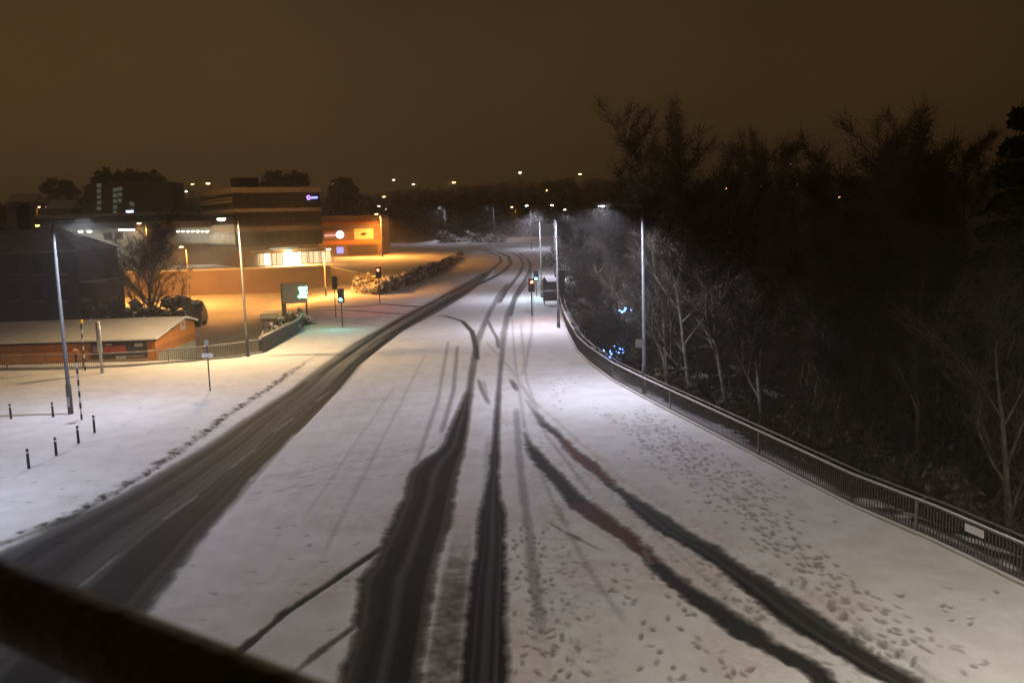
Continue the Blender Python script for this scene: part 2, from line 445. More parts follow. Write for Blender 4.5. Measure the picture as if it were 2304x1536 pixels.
    # many faint older tracks crossing the lanes
    for pts_, w_, l_ in (([(1010, 760), (985, 900), (930, 1060), (880, 1230)], .35, .22), ([(1030, 770), (1020, 880), (985, 1000)], .35, .26), ([(960, 790), (880, 950), (760, 1180), (690, 1330)], .3, .17), ([(900, 850), (790, 1010), (640, 1230)], .3, .16), ([(1150, 700), (1160, 820), (1180, 960), (1240, 1120), (1330, 1290), (1480, 1500)], .3, .20), ([(1170, 720), (1185, 860), (1230, 980), (1370, 1160)], .28, .20),
                       ([(1160, 900), (1170, 1050), (1190, 1200), (1215, 1400), (1230, 1536)], .4, .24), ([(1100, 960), (1095, 1100), (1075, 1300)], .4, .2), ([(1190, 620), (1200, 680), (1195, 760), (1175, 860)], .4, .2), ([(1230, 930), (1300, 1020), (1420, 1150), (1600, 1310), (1800, 1480)], .22, .18), ([(820, 800), (700, 930), (560, 1090), (470, 1200)], .3, .25), ([(1085, 760), (1150, 830), (1230, 960)], .3, .2)):
        track(pts_, w_, l_ * 1.5, .16, .3)
    dirt = np.maximum(dirt, .22 * sstep(.08, .3, vnoise(X, Y, 3.1, 41) * .6 + .4 * vnoise(X, Y, .7, 42) - .48) * (X > -20))
    # side road tracks
    track([(560, 690), (690, 696), (780, 697), (900, 706), (985, 706)], .8, .6, .4)
    track([(640, 688), (800, 690), (860, 684), (950, 690), (1000, 676)], 1.0, .66, .5)
    track([(700, 715), (790, 725), (880, 736), (920, 730)], .5, .4, .4)
    # lighter grooves running down the untouched lane
    for k, (a, b, c) in enumerate([((800, 905), (640, 1130), (530, 1330)), ((870, 880), (740, 1080), (590, 1300)), ((930, 900), (840, 1010), (760, 1130)), ((980, 840), (905, 1000), (880, 1080)), ((780, 940), (880, 1010), (960, 1060)), ((820, 860), (890, 950), (935, 985))]):
        d = line_dist([a, b, c]); ridge = np.maximum(ridge, .34 * np.exp(-(d / .16) ** 2)); dent = np.maximum(dent, .055 * np.exp(-((d - .34) / .16) ** 2))
    # lane dashes showing through the slush
    for a, b in (((660, 938), (615, 968)), ((577, 1005), (520, 1049)), ((443, 1112), (370, 1163)), ((268, 1243), (180, 1315)), ((742, 880), (712, 900))):
        d = line_dist([a, b]); paint = np.maximum(paint, sstep(.12, .02, d + n2 * .10)); bare = np.where(d < .14, np.maximum(bare, .8), bare)
    for a, b in (((1380, 1080), (1388, 1096)), ((1450, 1236), (1462, 1262))):
        d = line_dist([a, b]); paint = np.maximum(paint, sstep(.12, .05, d + n2 * .08))
    # kerbs: pavements stand 0.1 m higher
    def side_of(pts):
        P = sorted([ground_pt(*p) for p in pts], key=lambda p: p.y)
        return np.interp(Y, [p.y for p in P], [p.x for p in P])
    kl = side_of([(-420, 1500), (0, 1228), (150, 1170), (330, 1068), (450, 984), (520, 930), (600, 880), (680, 822), (720, 790)])
    kr = side_of([(2110, 1536), (1910, 1400), (1745, 1290), (1632, 1225), (1500, 1148), (1400, 1085), (1290, 985), (1200, 905), (1175, 870), (1165, 800), (1180, 700), (1200, 650)])
    pav = np.maximum(sstep(.10, -.04, X - kl + n1 * .12) * sstep(66, 58, Y), sstep(-.04, .10, X - kr + n1 * .10) * sstep(130, 100, Y))
    el = np.exp(-((X - kl + n1 * .3 + .05) / .22) ** 2) * sstep(64, 55, Y)
    bare = np.maximum(bare, el * np.clip(.30 + n2 * 1.7 + n1 * .8, 0, .75)); dirt = np.maximum(dirt, el * .8)
    # crumbly disturbed snow beside the tracks on the right
    rough = sstep(1.2, 0, np.abs(X - np.interp(Y, [16, 30, 45, 60], [1.3, 1.2, .9, .3]))) * sstep(55, 30, Y)
    rough = np.maximum(rough, .7 * sstep(2.4, .5, np.abs(X - (kr - 1.2))) * sstep(46, 38, Y))
    dent = np.maximum(dent, .55 * rough * np.clip(n2 * 1.6 + nf * .9, 0, 1))
    # footprints
    R = random.Random(4)
    prints = []
    def walk(p, q, n, jit=.25, sz=(.14, .065)):
        a = ground_pt(*p); b = ground_pt(*q)
        d = (b - a); ang = math.atan2(d.y, d.x)
        for i in range(n):
            t = (i + .5) / n; s = (1 if i % 2 else -1) * .12
            prints.append((a.x + d.x * t - math.sin(ang) * s + R.gauss(0, jit * .3), a.y + d.y * t + math.cos(ang) * s + R.gauss(0, jit * .4), ang + R.gauss(0, .25), sz[0] * R.uniform(.8, 1.25), sz[1] * R.uniform(.8, 1.2), R.uniform(.5, 1)))
    def scatter(px0, px1, py0, py1, n, dirn=1.2, dep=(.4, 1)):
        for i in range(int(n * .6)):
            g = ground_pt(R.uniform(px0, px1), R.uniform(py0, py1))
            prints.append((g.x, g.y, dirn + R.gauss(0, .6), R.uniform(.08, .15), R.uniform(.045, .07), R.uniform(*dep)))
    walk((1245, 900), (1300, 850), 9); walk((1430, 960), (1660, 1120), 30); walk((1470, 960), (1560, 1060), 16); walk((1500, 985), (1800, 1200), 36, .6)
    walk((1450, 1000), (1540, 1100), 14, .5); walk((1260, 930), (1240, 860), 8); walk((1700, 1200), (1990, 1480), 40, .6); walk((1600, 1270), (1740, 1440), 22, .6)
    for k_ in range(9):
        o_ = R.uniform(-70, 70); walk((1390 + o_, 925 + R.uniform(-20, 20)), (1690 + o_ * 1.4, 1130 + R.uniform(-20, 20)), 26, .5, (.12, .055))
    for k_ in range(5):
        o_ = R.uniform(-60, 60); walk((1640 + o_, 1120), (2080 + o_ * 1.5, 1470), 30, .5, (.13, .06))
    for k_ in range(5):
        o_ = R.uniform(-60, 60); walk((1180 + o_ * .5, 1180), (1260 + o_, 1530), 16, .4, (.13, .055))
    walk((1380, 1260), (1500, 1536), 12, .4); walk((1480, 1300), (1640, 1536), 12, .4)
    scatter(1400, 1560, 930, 1060, 46); scatter(1500, 1720, 1040, 1160, 40); scatter(1560, 1760, 1280, 1530, 46); scatter(1150, 1300, 1190, 1530, 50, .5); scatter(1300, 1560, 1260, 1530, 30, .6, (.6, 1)); scatter(1850, 2250, 1330, 1530, 60); scatter(1650, 1900, 1160, 1300, 30)
    walk((560, 1082), (1000, 1000), 34, .5, (.26, .035)); walk((570, 1115), (930, 1055), 22, .6, (.24, .035)); walk((650, 1045), (1010, 985), 24, .5, (.24, .03)); walk((600, 1090), (1000, 1020), 20, .8, (.24, .03))
    scatter(560, 830, 1120, 1350, 26, .2, (.35, .8)); scatter(430, 800, 1250, 1430, 26, .2, (.2, .6))
    scatter(0, 330, 1060, 1220, 60, .6, (.4, .9)); scatter(250, 620, 900, 1010, 44, .7, (.25, .7)); scatter(120, 420, 1030, 1130, 20, .6, (.3, .8)); scatter(500, 760, 800, 880, 24, .7, (.2, .6))
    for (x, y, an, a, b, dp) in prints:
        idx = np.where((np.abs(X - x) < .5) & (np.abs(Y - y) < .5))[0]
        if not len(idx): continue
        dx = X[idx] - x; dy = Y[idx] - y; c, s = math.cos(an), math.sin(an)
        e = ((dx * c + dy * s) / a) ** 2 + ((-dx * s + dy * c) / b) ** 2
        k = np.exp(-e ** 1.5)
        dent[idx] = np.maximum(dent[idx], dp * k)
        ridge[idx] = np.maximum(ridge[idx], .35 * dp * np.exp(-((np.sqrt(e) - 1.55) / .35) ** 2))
    P0_ = sorted(RAIL_PTS, key=lambda p: p.y)
    rx0 = np.interp(Y, [p.y for p in P0_], [p.x for p in P0_])
    lit = np.maximum(sstep(.2, .8, X - rx0 + n3 * .8) * sstep(128, 100, Y), sstep(16, 20, X - rx0)) * (Y > 5)
    litter = lit * np.maximum(sstep(12, 18, X - rx0), sstep(.30, .42, vnoise(X, Y, 2.1, 21) * .6 + .4 * vnoise(X, Y, .5, 22) + .10))
    # heights
    zb = base_z(Y)
    fx = np.interp(Y, [0, 62, 66, 83, 110], [-19.5, -19.5, -19.0, -19.6, -20])
    wdt = np.interp(Y, [0, 80, 90, 130], [1.6, 1.6, 14, 20])
    drop = -2.2 * sstep(62.6, 64.4, Y) * sstep(0, 1, (fx - X) / wdt)
    P = sorted(RAIL_PTS, key=lambda p: p.y)
    rx = np.interp(Y, [p.y for p in P], [p.x for p in P])
    rdrop = -4.2 * sstep(.5, 9, X - rx) * sstep(122, 100, Y) + (vnoise(X, Y, 3.5, 12) - .5) * .5 * sstep(1, 4, X - rx)
    smooth = 1 - np.clip(bare * 1.2, 0, 1)
    z = zb + drop + rdrop + pav * .10 + smooth * (n3 * .038 + n1 * .022 + n2 * .010 + nf * .006) + n4 * .03
    z += -.055 * np.clip(bare, 0, 1) - .040 * dent + .020 * ridge
    z += dirt * (n2 * .016 + nf * .01) * np.clip(1.2 - bare, 0, 1)
    nr, nc = sh
    me = bpy.data.meshes.new('snowy_ground')
    co = np.stack([X, Y, z], 1).astype(np.float32)
    me.vertices.add(len(co)); me.vertices.foreach_set('co', co.ravel())
    i = np.arange(nr - 1)[:, None] * nc + np.arange(nc - 1)[None, :]
    q = np.stack([i, i + 1, i + nc + 1, i + nc], -1).reshape(-1, 4)
    me.loops.add(q.size); me.loops.foreach_set('vertex_index', q.ravel().astype(np.int32))
    me.polygons.add(len(q)); me.polygons.foreach_set('loop_start', np.arange(0, q.size, 4, dtype=np.int32)); me.polygons.foreach_set('loop_total', np.full(len(q), 4, np.int32))
    me.polygons.foreach_set('use_smooth', np.ones(len(q), bool))
    me.update(calc_edges=True)
    at_ = me.attributes.new('cover', 'FLOAT_COLOR', 'POINT')
    c = np.stack([np.clip(bare, 0, 1), red, np.maximum(paint, 0) - litter * 2, np.clip(dirt * .6 + dent * 1.0, 0, 1)], 1).astype(np.float32)
    at_.data.foreach_set('color', c.ravel())
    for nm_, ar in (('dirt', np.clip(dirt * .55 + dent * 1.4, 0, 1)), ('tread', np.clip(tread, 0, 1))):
        q_ = me.attributes.new(nm_, 'FLOAT', 'POINT'); q_.data.foreach_set('value', ar.astype(np.float32))
    me.materials.append(ground_mat())
    o = bpy.data.objects.new('snowy_ground', me); COL.objects.link(o)
    tag(o, kind='structure')
def ground_mat():
    m, t, b = new_mat('road_snow')
    N = t.nodes.new; L = t.links.new
    a = N('ShaderNodeAttribute'); a.attribute_name = 'cover'
    s = N('ShaderNodeSeparateColor'); L(a.outputs['Color'], s.inputs[0])
    g = N('ShaderNodeNewGeometry')
    def noise(sc, d=4, rough=.6):
        n = N('ShaderNodeTexNoise'); n.inputs['Scale'].default_value = sc; n.inputs['Detail'].default_value = d; n.inputs['Roughness'].default_value = rough
        L(g.outputs['Position'], n.inputs['Vector']); return n.outputs[0]
    def math_(op, x, y=None, clamp=False):
        n = N('ShaderNodeMath'); n.operation = op; n.use_clamp = clamp
        for k, q in enumerate((x, y)):
            if q is None: continue
            if isinstance(q, (int, float)): n.inputs[k].default_value = q
            else: L(q, n.inputs[k])
        return n.outputs[0]
    def mix(f, c1, c2):
        n = N('ShaderNodeMix'); n.data_type = 'RGBA'
        for k, q in ((0, f), (6, c1), (7, c2)):
            if isinstance(q, (int, float)): n.inputs[k].default_value = q
            elif isinstance(q, tuple): n.inputs[k].default_value = (*q, 1)
            else: L(q, n.inputs[k])
        return n.outputs[2]
    def rng(x, a0, a1):
        n = N('ShaderNodeMapRange'); n.interpolation_type = 'SMOOTHSTEP'
        L(x, n.inputs[0]); n.inputs[1].default_value = a0; n.inputs[2].default_value = a1; return n.outputs[0]
    fine = noise(22, 5, .7); med = noise(5, 5, .65); big = noise(.9, 4)
    grit = noise(90, 3, .7)
    k = math_('ADD', s.outputs[0], math_('MULTIPLY', math_('SUBTRACT', fine, .5), .42))
    k = math_('ADD', k, math_('MULTIPLY', math_('SUBTRACT', med, .5), .12))
    f_slush = rng(k, .12, .50)
    f_bare = rng(k, .42, .80)
    snow = mix(rng(big, .3, .7), (.70, .69, .68), (.80, .80, .81))
    snow = mix(math_('MULTIPLY', rng(fine, .52, .75), .22), snow, (.50, .47, .44))
    ad = N('ShaderNodeAttribute'); ad.attribute_name = 'dirt'
    at2 = N('ShaderNodeAttribute'); at2.attribute_name = 'tread'
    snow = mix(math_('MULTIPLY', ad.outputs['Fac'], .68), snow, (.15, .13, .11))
    pink = mix(math_('MULTIPLY', math_('MINIMUM', s.outputs[1], .32), rng(med, .35, .6)), snow, (.58, .36, .30))
    slush = mix(rng(med, .3, .7), (.17, .165, .155), (.29, .285, .27))
    asph = mix(rng(fine, .35, .7), (.030, .030, .031), (.062, .061, .060))
    asph = mix(math_('MULTIPLY', rng(med, .45, .8), .15), asph, (.13, .125, .115))
    redc = mix(rng(fine, .3, .7), (.11, .042, .034), (.19, .085, .07))
    asph = mix(math_('GREATER_THAN', s.outputs[1], .6), asph, redc)
    asph = mix(math_('MULTIPLY', s.outputs[2], .42, True), asph, (.42, .42, .40))
    c = mix(f_slush, pink, slush)
    asph = mix(rng(at2.outputs['Fac'], .75, .05), asph, (.012, .012, .013))
    asph = mix(math_('MULTIPLY', rng(at2.outputs['Fac'], .6, 1.0), .45), asph, (.10, .098, .092))
    c = mix(f_bare, c, asph)
    c = mix(math_('MULTIPLY', s.outputs[2], -.5, True), c, mix(rng(fine, .3, .7), (.016, .014, .009), (.05, .042, .028)))
    L(c, b.inputs['Base Color'])
    wet = math_('MULTIPLY', f_bare, rng(big, .70, .80))
    r = N('ShaderNodeMapRange'); L(wet, r.inputs[0]); r.inputs[3].default_value = .75; r.inputs[4].default_value = .28
    L(r.outputs[0], b.inputs['Roughness'])
    b.inputs['Specular IOR Level'].default_value = .18
    bp = N('ShaderNodeBump'); bp.inputs['Strength'].default_value = .55; bp.inputs['Distance'].default_value = .03
    h = math_('ADD', math_('MULTIPLY', fine, .8), math_('MULTIPLY', grit, .35))
    L(h, bp.inputs['Height']); L(bp.outputs[0], b.inputs['Normal'])
    return m
RAIL_PTS = [at(*p) for p in ((2520, 1425), (2304, 1325), (2100, 1225), (1913, 1143), (1680, 1020), (1450, 899), (1380, 860), (1325, 818), (1300, 793), (1277, 748), (1264, 712), (1259, 686))]
RAIL_PTS.insert(0, RAIL_PTS[0] + (RAIL_PTS[0] - RAIL_PTS[2]).normalized() * 11.0)
ground_mesh()

# ------------------------------------------------------------------ trees
def grow(seed, H, r0_, spread=.55, levels=3, lean=(0, 0), first=.25, nbr=9, straight=.05, blen=1.0):
    """returns limb mesh builder and a list of twig roots (point, direction, size)"""
    R = random.Random(seed); mb = MB(); mb.world = False; tips = []
    def limb(p, d, L, r, lev):
        n = 7 if lev == 0 else (5 if lev == 1 else 4)
        pts = [p]; rad = [r]; q = p; dd = d
        for i in range(n):
            w = straight if lev == 0 else .16
            dd = (dd + Vector((R.gauss(0, w), R.gauss(0, w), R.gauss(0, w * .6) + (.05 if lev else .02)))).normalized()
            q = q + dd * (L / n); pts.append(q); rad.append(max(.012, r * (1 - .85 * (i + 1) / n)))
        mb.tube(pts, rad, 7 if lev == 0 else (5 if lev == 1 else 3), cap=False)
        for i in range(1, n + 1): tips.append((pts[i], (pts[i] - pts[i - 1]).normalized(), L, lev))
        if lev < levels - 1:
            k = nbr if lev == 0 else R.randint(4, 6)
            for j in range(k):
                t = (first if lev == 0 else .2) + (1 - (first if lev == 0 else .2)) * (j + R.uniform(.1, .9)) / k
                i = min(int(t * n), n - 1); ft = t * n - i
                pp = pts[i].lerp(pts[i + 1], ft)
                ax = (pts[i + 1] - pts[i]).normalized()
                ph = R.uniform(0, 2 * math.pi)
                side = Vector((math.cos(ph), math.sin(ph), 0))
                sp = spread * R.uniform(.7, 1.3)
                nd = (ax * (1 - sp * .5) + side * sp + Vector((0, 0, .12))).normalized()
                ll = L * (R.uniform(.38, .55) if lev == 0 else R.uniform(.35, .6)) * (blen * (1.15 - .65 * t) if lev == 0 else 1)
                limb(pp, nd, ll, max(.014, rad[i] * R.uniform(.45, .62)), lev + 1)
    limb(Vector((0, 0, -.4)), Vector((lean[0], lean[1], 1)).normalized(), H, r0_, 0)
    return mb, tips, R
def quads_mesh(name, V, m, parent=None):
    n = len(V) // 4
    me = bpy.data.meshes.new(name); co = np.asarray(V, np.float32)
    me.vertices.add(len(co)); me.vertices.foreach_set('co', co.ravel())
    me.loops.add(n * 4); me.loops.foreach_set('vertex_index', np.arange(n * 4, dtype=np.int32))
    me.polygons.add(n); me.polygons.foreach_set('loop_start', np.arange(0, n * 4, 4, dtype=np.int32)); me.polygons.foreach_set('loop_total', np.full(n, 4, np.int32))
    me.update(calc_edges=True); me.materials.append(m)
    o = bpy.data.objects.new(name, me); COL.objects.link(o)
    if parent: o.parent = parent
    return o
def twigs(P, D, n, rs, length=(.5, 1.4), width=.022, droop=0.0, curl=.5):
    """n bent thin twigs from random roots; each is two narrow quads"""
    k = rs.randint(0, len(P), n)
    p = P[k] + rs.normal(0, .12, (n, 3)); d = D[k] + rs.normal(0, .75, (n, 3)); d[:, 2] += .15 - droop
    d /= np.linalg.norm(d, axis=1)[:, None]
    L = rs.uniform(length[0], length[1], n)[:, None]
    d2 = d + rs.normal(0, curl * .6, (n, 3)); d2[:, 2] += .12 - droop; d2 /= np.linalg.norm(d2, axis=1)[:, None]
    s = np.cross(d, rs.normal(0, 1, (n, 3))); s /= np.linalg.norm(s, axis=1)[:, None]
    w = (width * rs.uniform(.6, 1.5, n))[:, None]
    m = p + d * L * .5; e = m + d2 * L * .5
    V = np.stack([p - s * w, p + s * w, m + s * w * .7, m - s * w * .7, m - s * w * .7, m + s * w * .7, e + s * w * .25, e - s * w * .25], 1)
    return V.reshape(-1, 3)
def leaves(C, n, rs, rad, size, flat=1.0):
    k = rs.randint(0, len(C), n)
    off = rs.normal(0, 1, (n, 3)); off /= np.linalg.norm(off, axis=1)[:, None]
    off *= (rs.uniform(.1, 1, n) ** .5 * rad * rs.uniform(.6, 1.2, n))[:, None]; off[:, 2] *= flat
    c = C[k] + off
    a = rs.normal(0, 1, (n, 3)); a /= np.linalg.norm(a, axis=1)[:, None]
    b = np.cross(a, rs.normal(0, 1, (n, 3))); b /= np.linalg.norm(b, axis=1)[:, None]
    s = (size * rs.uniform(.5, 1.5, n))[:, None]
    return np.stack([c - a * s, c - b * s * .55, c + a * s, c + b * s * .55], 1).reshape(-1, 3)
def make_tree(name, kind, seed, H, loc, label, group, bark=None, lean=(0, 0), dens=1.0, spread=.55, first=.25, r=None, cat='tree', straight=.05, nbr=9, blen=1.0):
    t = thing(name, loc, label, cat, group)
    rs = np.random.RandomState(seed)
    r = r or H * .011 + .05
    if kind == 'conifer':
        mb = MB(); mb.world = False; mb.tube([(0, 0, -.4), (0, 0, H * .5), (0, 0, H)], [r, r * .6, .02], 7); o = mb.build('trunk', bark or M_BARK, t)
        n = int(5200 * dens); h = rs.uniform(.08, 1, n) ** .9; tier = (np.floor(h * 15) + rs.uniform(0, .55, n)) / 15
        ph = rs.uniform(0, 6.28, n); R_ = (1 - tier) * H * .26 * (rs.uniform(.15, 1, n) ** .6) * (1 + .25 * np.sin(ph * 5 + np.floor(h * 15)))
        C = np.stack([np.cos(ph) * R_, np.sin(ph) * R_, tier * H - R_ * .22], 1)
        quads_mesh('crown', leaves(C, n * 2, rs, .3, .22, .5), M_NEEDLE, t)
        return t
    mb, tips, R = grow(seed, H, r, spread, 3, lean, first, nbr, straight=straight, blen=blen)
    mb.build('trunk', bark or M_BARK, t, smooth=True)
    P = np.array([q[0] for q in tips if q[3] > 0]); D = np.array([q[1] for q in tips if q[3] > 0])
    hi = P[:, 2] > H * .12
    P, D = P[hi], D[hi]
    if kind == 'bare':
        V = twigs(P, D, int(6000 * dens), rs, (.4, 1.2), .014)
        quads_mesh('crown', V, M_TWIG, t)
    else:           # ivy-grown or evergreen: twigs and clumps of small leaves with gaps
        V = twigs(P, D, int(5200 * dens), rs, (.5, 1.4), .017)
        C = P[rs.rand(len(P)) < .7]
        V2 = leaves(C, int(12500 * dens), rs, .8, .06)
        quads_mesh('crown', np.concatenate([V, V2]), M_IVY, t)
    return t
# (photo column, depth, height, kind, bark, lean, seed, label)
WG = 'trees of the dark wood beyond the railing'
WOOD = [
 (1318, 112, 11.0, 'bare', None, (-.1, 0), 11, 'low snow-dusted bare tree just behind the blank back of the road sign'),
 (1352, 96, 10.5, 'ivy', None, (0, 0), 12, 'bushy tree right of the road sign, its crown under the lone white lamp'),
 (1392, 84, 15.0, 'bare', None, (.05, 0), 13, 'thin bare tree between the road sign and the tall near lamp post on the right'),
 (1432, 104, 14.0, 'ivy', None, (0, 0), 14, 'tall dark tree far back, directly behind the top of the right-hand near lamp post'),
 (1484, 56, 21.5, 'bare', M_BIRCH, (.02, 0), 15, 'tallest bare tree of the wood, its top standing highest against the sky'),
 (1508, 51, 15.5, 'bare', M_BIRCH, (-.03, 0), 16, 'slim pale-trunked tree just right of the tall near lamp post'),
 (1565, 49, 17.0, 'bare', M_BIRCH, (-.02, 0), 17, 'tree with the brightest white birch-like trunk, right of the near lamp post'),
 (1532, 74, 22.5, 'ivy', None, (0, 0), 18, 'dark leafy tree behind the brightest birch-like trunk'),
 (1650, 50, 17.0, 'bare', M_BIRCH, (-.16, 0), 19, 'pale trunk leaning clearly to the left, second right of the brightest birch'),
 (1668, 68, 20.0, 'ivy', None, (.03, 0), 20, 'broad dark tree whose crown tops the skyline right of the tallest tree'),
 (1722, 47, 14.0, 'bare', M_BIRCH, (-.10, 0), 21, 'grey knotted trunk with a kink, between the leaning trunk and the thin dim one'),
 (1745, 84, 22, 'ivy', None, (0, 0), 22, 'far dark tree with two small white lights showing through its crown'),
 (1800, 62, 19.5, 'ivy', None, (0, 0), 23, 'round dark crown forming the smooth hump left of the notch in the skyline'),
 (1825, 44, 13.0, 'bare', M_BIRCH, (-.08, 0), 24, 'thin dim trunk standing alone below the smooth rounded crown'),
 (1885, 70, 17, 'ivy', None, (0, 0), 25, 'lower tree under the deep notch in the skyline'),
 (1955, 52, 18.0, 'ivy', None, (0, 0), 26, 'pointed dark tree rising just right of the notch in the skyline'),
 (2015, 64, 21, 'ivy', None, (0, 0), 27, 'dark tree behind the single small light high in the right of the wood'),
 (2065, 42, 16.8, 'ivy', None, (0, 0), 28, 'low dense tree in front of the flat-topped part of the wood'),
 (2115, 48, 18.8, 'ivy', None, (0, 0), 29, 'flat-topped dark tree between the small light and the conifer'),
 (2190, 60, 20.5, 'bare', None, (0, 0), 30, 'bare crown thinly veiling the sky left of the conifer'),
 (2262, 40, 18.6, 'conifer', None, (0, 0), 31, 'narrow pointed conifer at the far right edge of the picture'),
 (2282, 27, 12.5, 'bare', M_GREYB, (-.20, 0), 32, 'nearest tree with a forked grey trunk above the railing on the right'),
 (2345, 46, 18, 'ivy', None, (0, 0), 33, 'dark tree cut off by the right edge behind the conifer'),
 (1905, 40, 10.5, 'bare', None, (-.05, 0), 34, 'short bare tree whose branches droop toward the middle of the railing'),
]
for px, D, H, kind, bark, lean, seed, lab in WOOD:
    x = X_at(px, D, -3.5)
    make_tree('bare_tree' if kind == 'bare' else ('conifer_tree' if kind == 'conifer' else 'woodland_tree'), kind, seed, H * (.76 if kind != 'conifer' else .95), (x, D, -3.9 if D < 100 else -1.0), lab, WG, bark, lean, dens=(.82 if kind != 'bare' else (.75 if bark else 1.0)) * (.5 if D < 30 else 1), r=.17 if bark else None, first=.32 if bark else .22, straight=.045)

# undergrowth behind the railing: nobody could count it
def undergrowth():
    rs = np.random.RandomState(3); V = []
    P = sorted(RAIL_PTS, key=lambda p: p.y)
    n = 2600
    y = rs.uniform(14, 112, n); off = rs.uniform(0, 1, n) ** 1.2 * (8 + .55 * y) + .9
    x = np.interp(y, [p.y for p in P], [p.x for p in P]) + off
    keep = ~((y > 84) & (off < 9) & (rs.rand(n) < .8))
    x, y, off = x[keep], y[keep], off[keep]
    z = -4.2 * sstep(.5, 9, off) * sstep(122, 100, y)
    h = rs.uniform(.3, 1.8, len(x)) + np.minimum(off * .12, 1.8)
    C = np.stack([x, y, z + h * rs.uniform(.3, .9, len(x))], 1)
    D = rs.normal(0, .5, C.shape); D[:, 2] += .6
    V.append(twigs(C, D, 38000, rs, (.5, 1.6), .014, .1, .9))
    V.append(leaves(C, 62000, rs, .8, .10))
    o = quads_mesh('undergrowth', np.concatenate(V), M_UNDER)
    tag(o, 'tangled dark brambles and twigs covering the slope behind the railing', 'undergrowth', kind='stuff')
undergrowth()

# ------------------------------------------------------------------ street lamps
def led_lamp(px, D, label, group, arm=1.6, dirx=-1, power=LED_P, H=9.75, z0=None, lit=E_LED, foot_px=None, tilt=0.0, col=LED, lean=.16):
    z = float(base_z(D)) if z0 is None else z0
    x = X_at(px, D, z)
    t = thing('street_lamp', (x, D, z), label, 'street lamp', group)
    m = MB(); m.tube([(x, D, z - .2), (x, D, z + 1.6), (x, D, z + 1.62), (x, D, z + H - .25)], [.13, .13, .098, .066], 12); m.build('pole', M_GALV, t, smooth=True)
    m = MB(); m.box((x, D - .131, z + .75), (.12, .012, .5)); m.build('door', M_PALE, t)
    m = MB(); m.tube([(x, D, z + H - .3), (x + dirx * .12, D, z + H - .06), (x + dirx * arm * .5, D, z + H), (x + dirx * arm, D, z + H + .02)], [.05, .042, .036, .034], 8); m.build('arm', M_GALV, t, smooth=True)
    cx = x + dirx * (arm + .35)
    m = MB()
    for s, hz in ((.38, .0), (.33, .055), (.20, .085)):
        m.box((cx, D, z + H + .03 + hz), (s * 2, .34 * s / .38, .055 if hz == 0 else .04))
    hd = m.build('lamp_head', M_PALE, t, bevel=.01)
    m = MB()
    for dx_, dy_, sx_, sy_ in ((0, -.16, .74, .02), (0, .16, .74, .02), (-.37, 0, .02, .30), (.37, 0, .02, .30)): m.box((cx + dx_, D + dy_, z + H - .022), (sx_, sy_, .10))
    m.build('rim', M_PALE, hd)
    m = MB(); m.box((cx, D, z + H + .004), (.52, .22, .012)); m.build('light_panel', lit, hd)
    lamp_light('light_source', t, (cx, D, z + H - .03), col, power, 'SPOT', spread=160, radius=.09, direction=(dirx * lean, tilt, -1))
    return t
RG = 'white lamps along the right side of the road'
LG = 'white lamps along the left side of the road'
FG = 'street lamps at the far bend'
led_lamp(1450, 45, 'tall near lamp post on the right pavement carrying a small white plate', RG, power=5100)
led_lamp(1257, 74.5, 'grey lamp post in front of the blank back of the road sign', RG, arm=1.2)
led_lamp(1219, 105, 'slim grey lamp post just left of the road sign back', RG, arm=1.2)
led_lamp(1249, 140, 'thin lamp post partly hidden behind the post at the road sign', RG, arm=1.3, dirx=1)
led_lamp(1196, 216, 'far lamp post at the outside of the bend with a glowing cone below', RG, arm=.9, dirx=1, lit=E_LEDFAR, tilt=-.2, power=3000)
led_lamp(1113, 250, 'grey lamp post rising from snowy bushes at the bend', FG, arm=1.2, dirx=-1, lit=E_LED, tilt=-.25, power=2600)
led_lamp(1003, 253, 'lamp post with the brightest white head, left of the bend', FG, arm=.8, dirx=-1, lit=E_LEDFAR, tilt=-.25, power=2600)
led_lamp(160, 44, 'tall lamp post on the left pavement beside the bollards', LG, arm=1.2, dirx=1, tilt=-.32, power=3000, col=(.76, .80, 1.0))
led_lamp(-440, 27, 'lamp post on the left pavement just outside the picture', LG, arm=1.2, dirx=1, tilt=0, lean=.05, power=3600, col=(.76, .80, 1.0))
# the row continues beside the footbridge, lighting the near carriageway
def lamp_xy(x, y, label, group, dirx, power):
    t = led_lamp(1152, 45, label, group, dirx=dirx, power=power, z0=0, tilt=.12, lean=.15, col=(1.0, .89, .75))
    dx = Vector((x, y, 0)) - Vector(t.location); t.location = (x, y, 0)
    return t
lamp_xy(13.0, 9.5, 'lamp post beside the footbridge on the right pavement, below the picture', RG, -1, 5600)

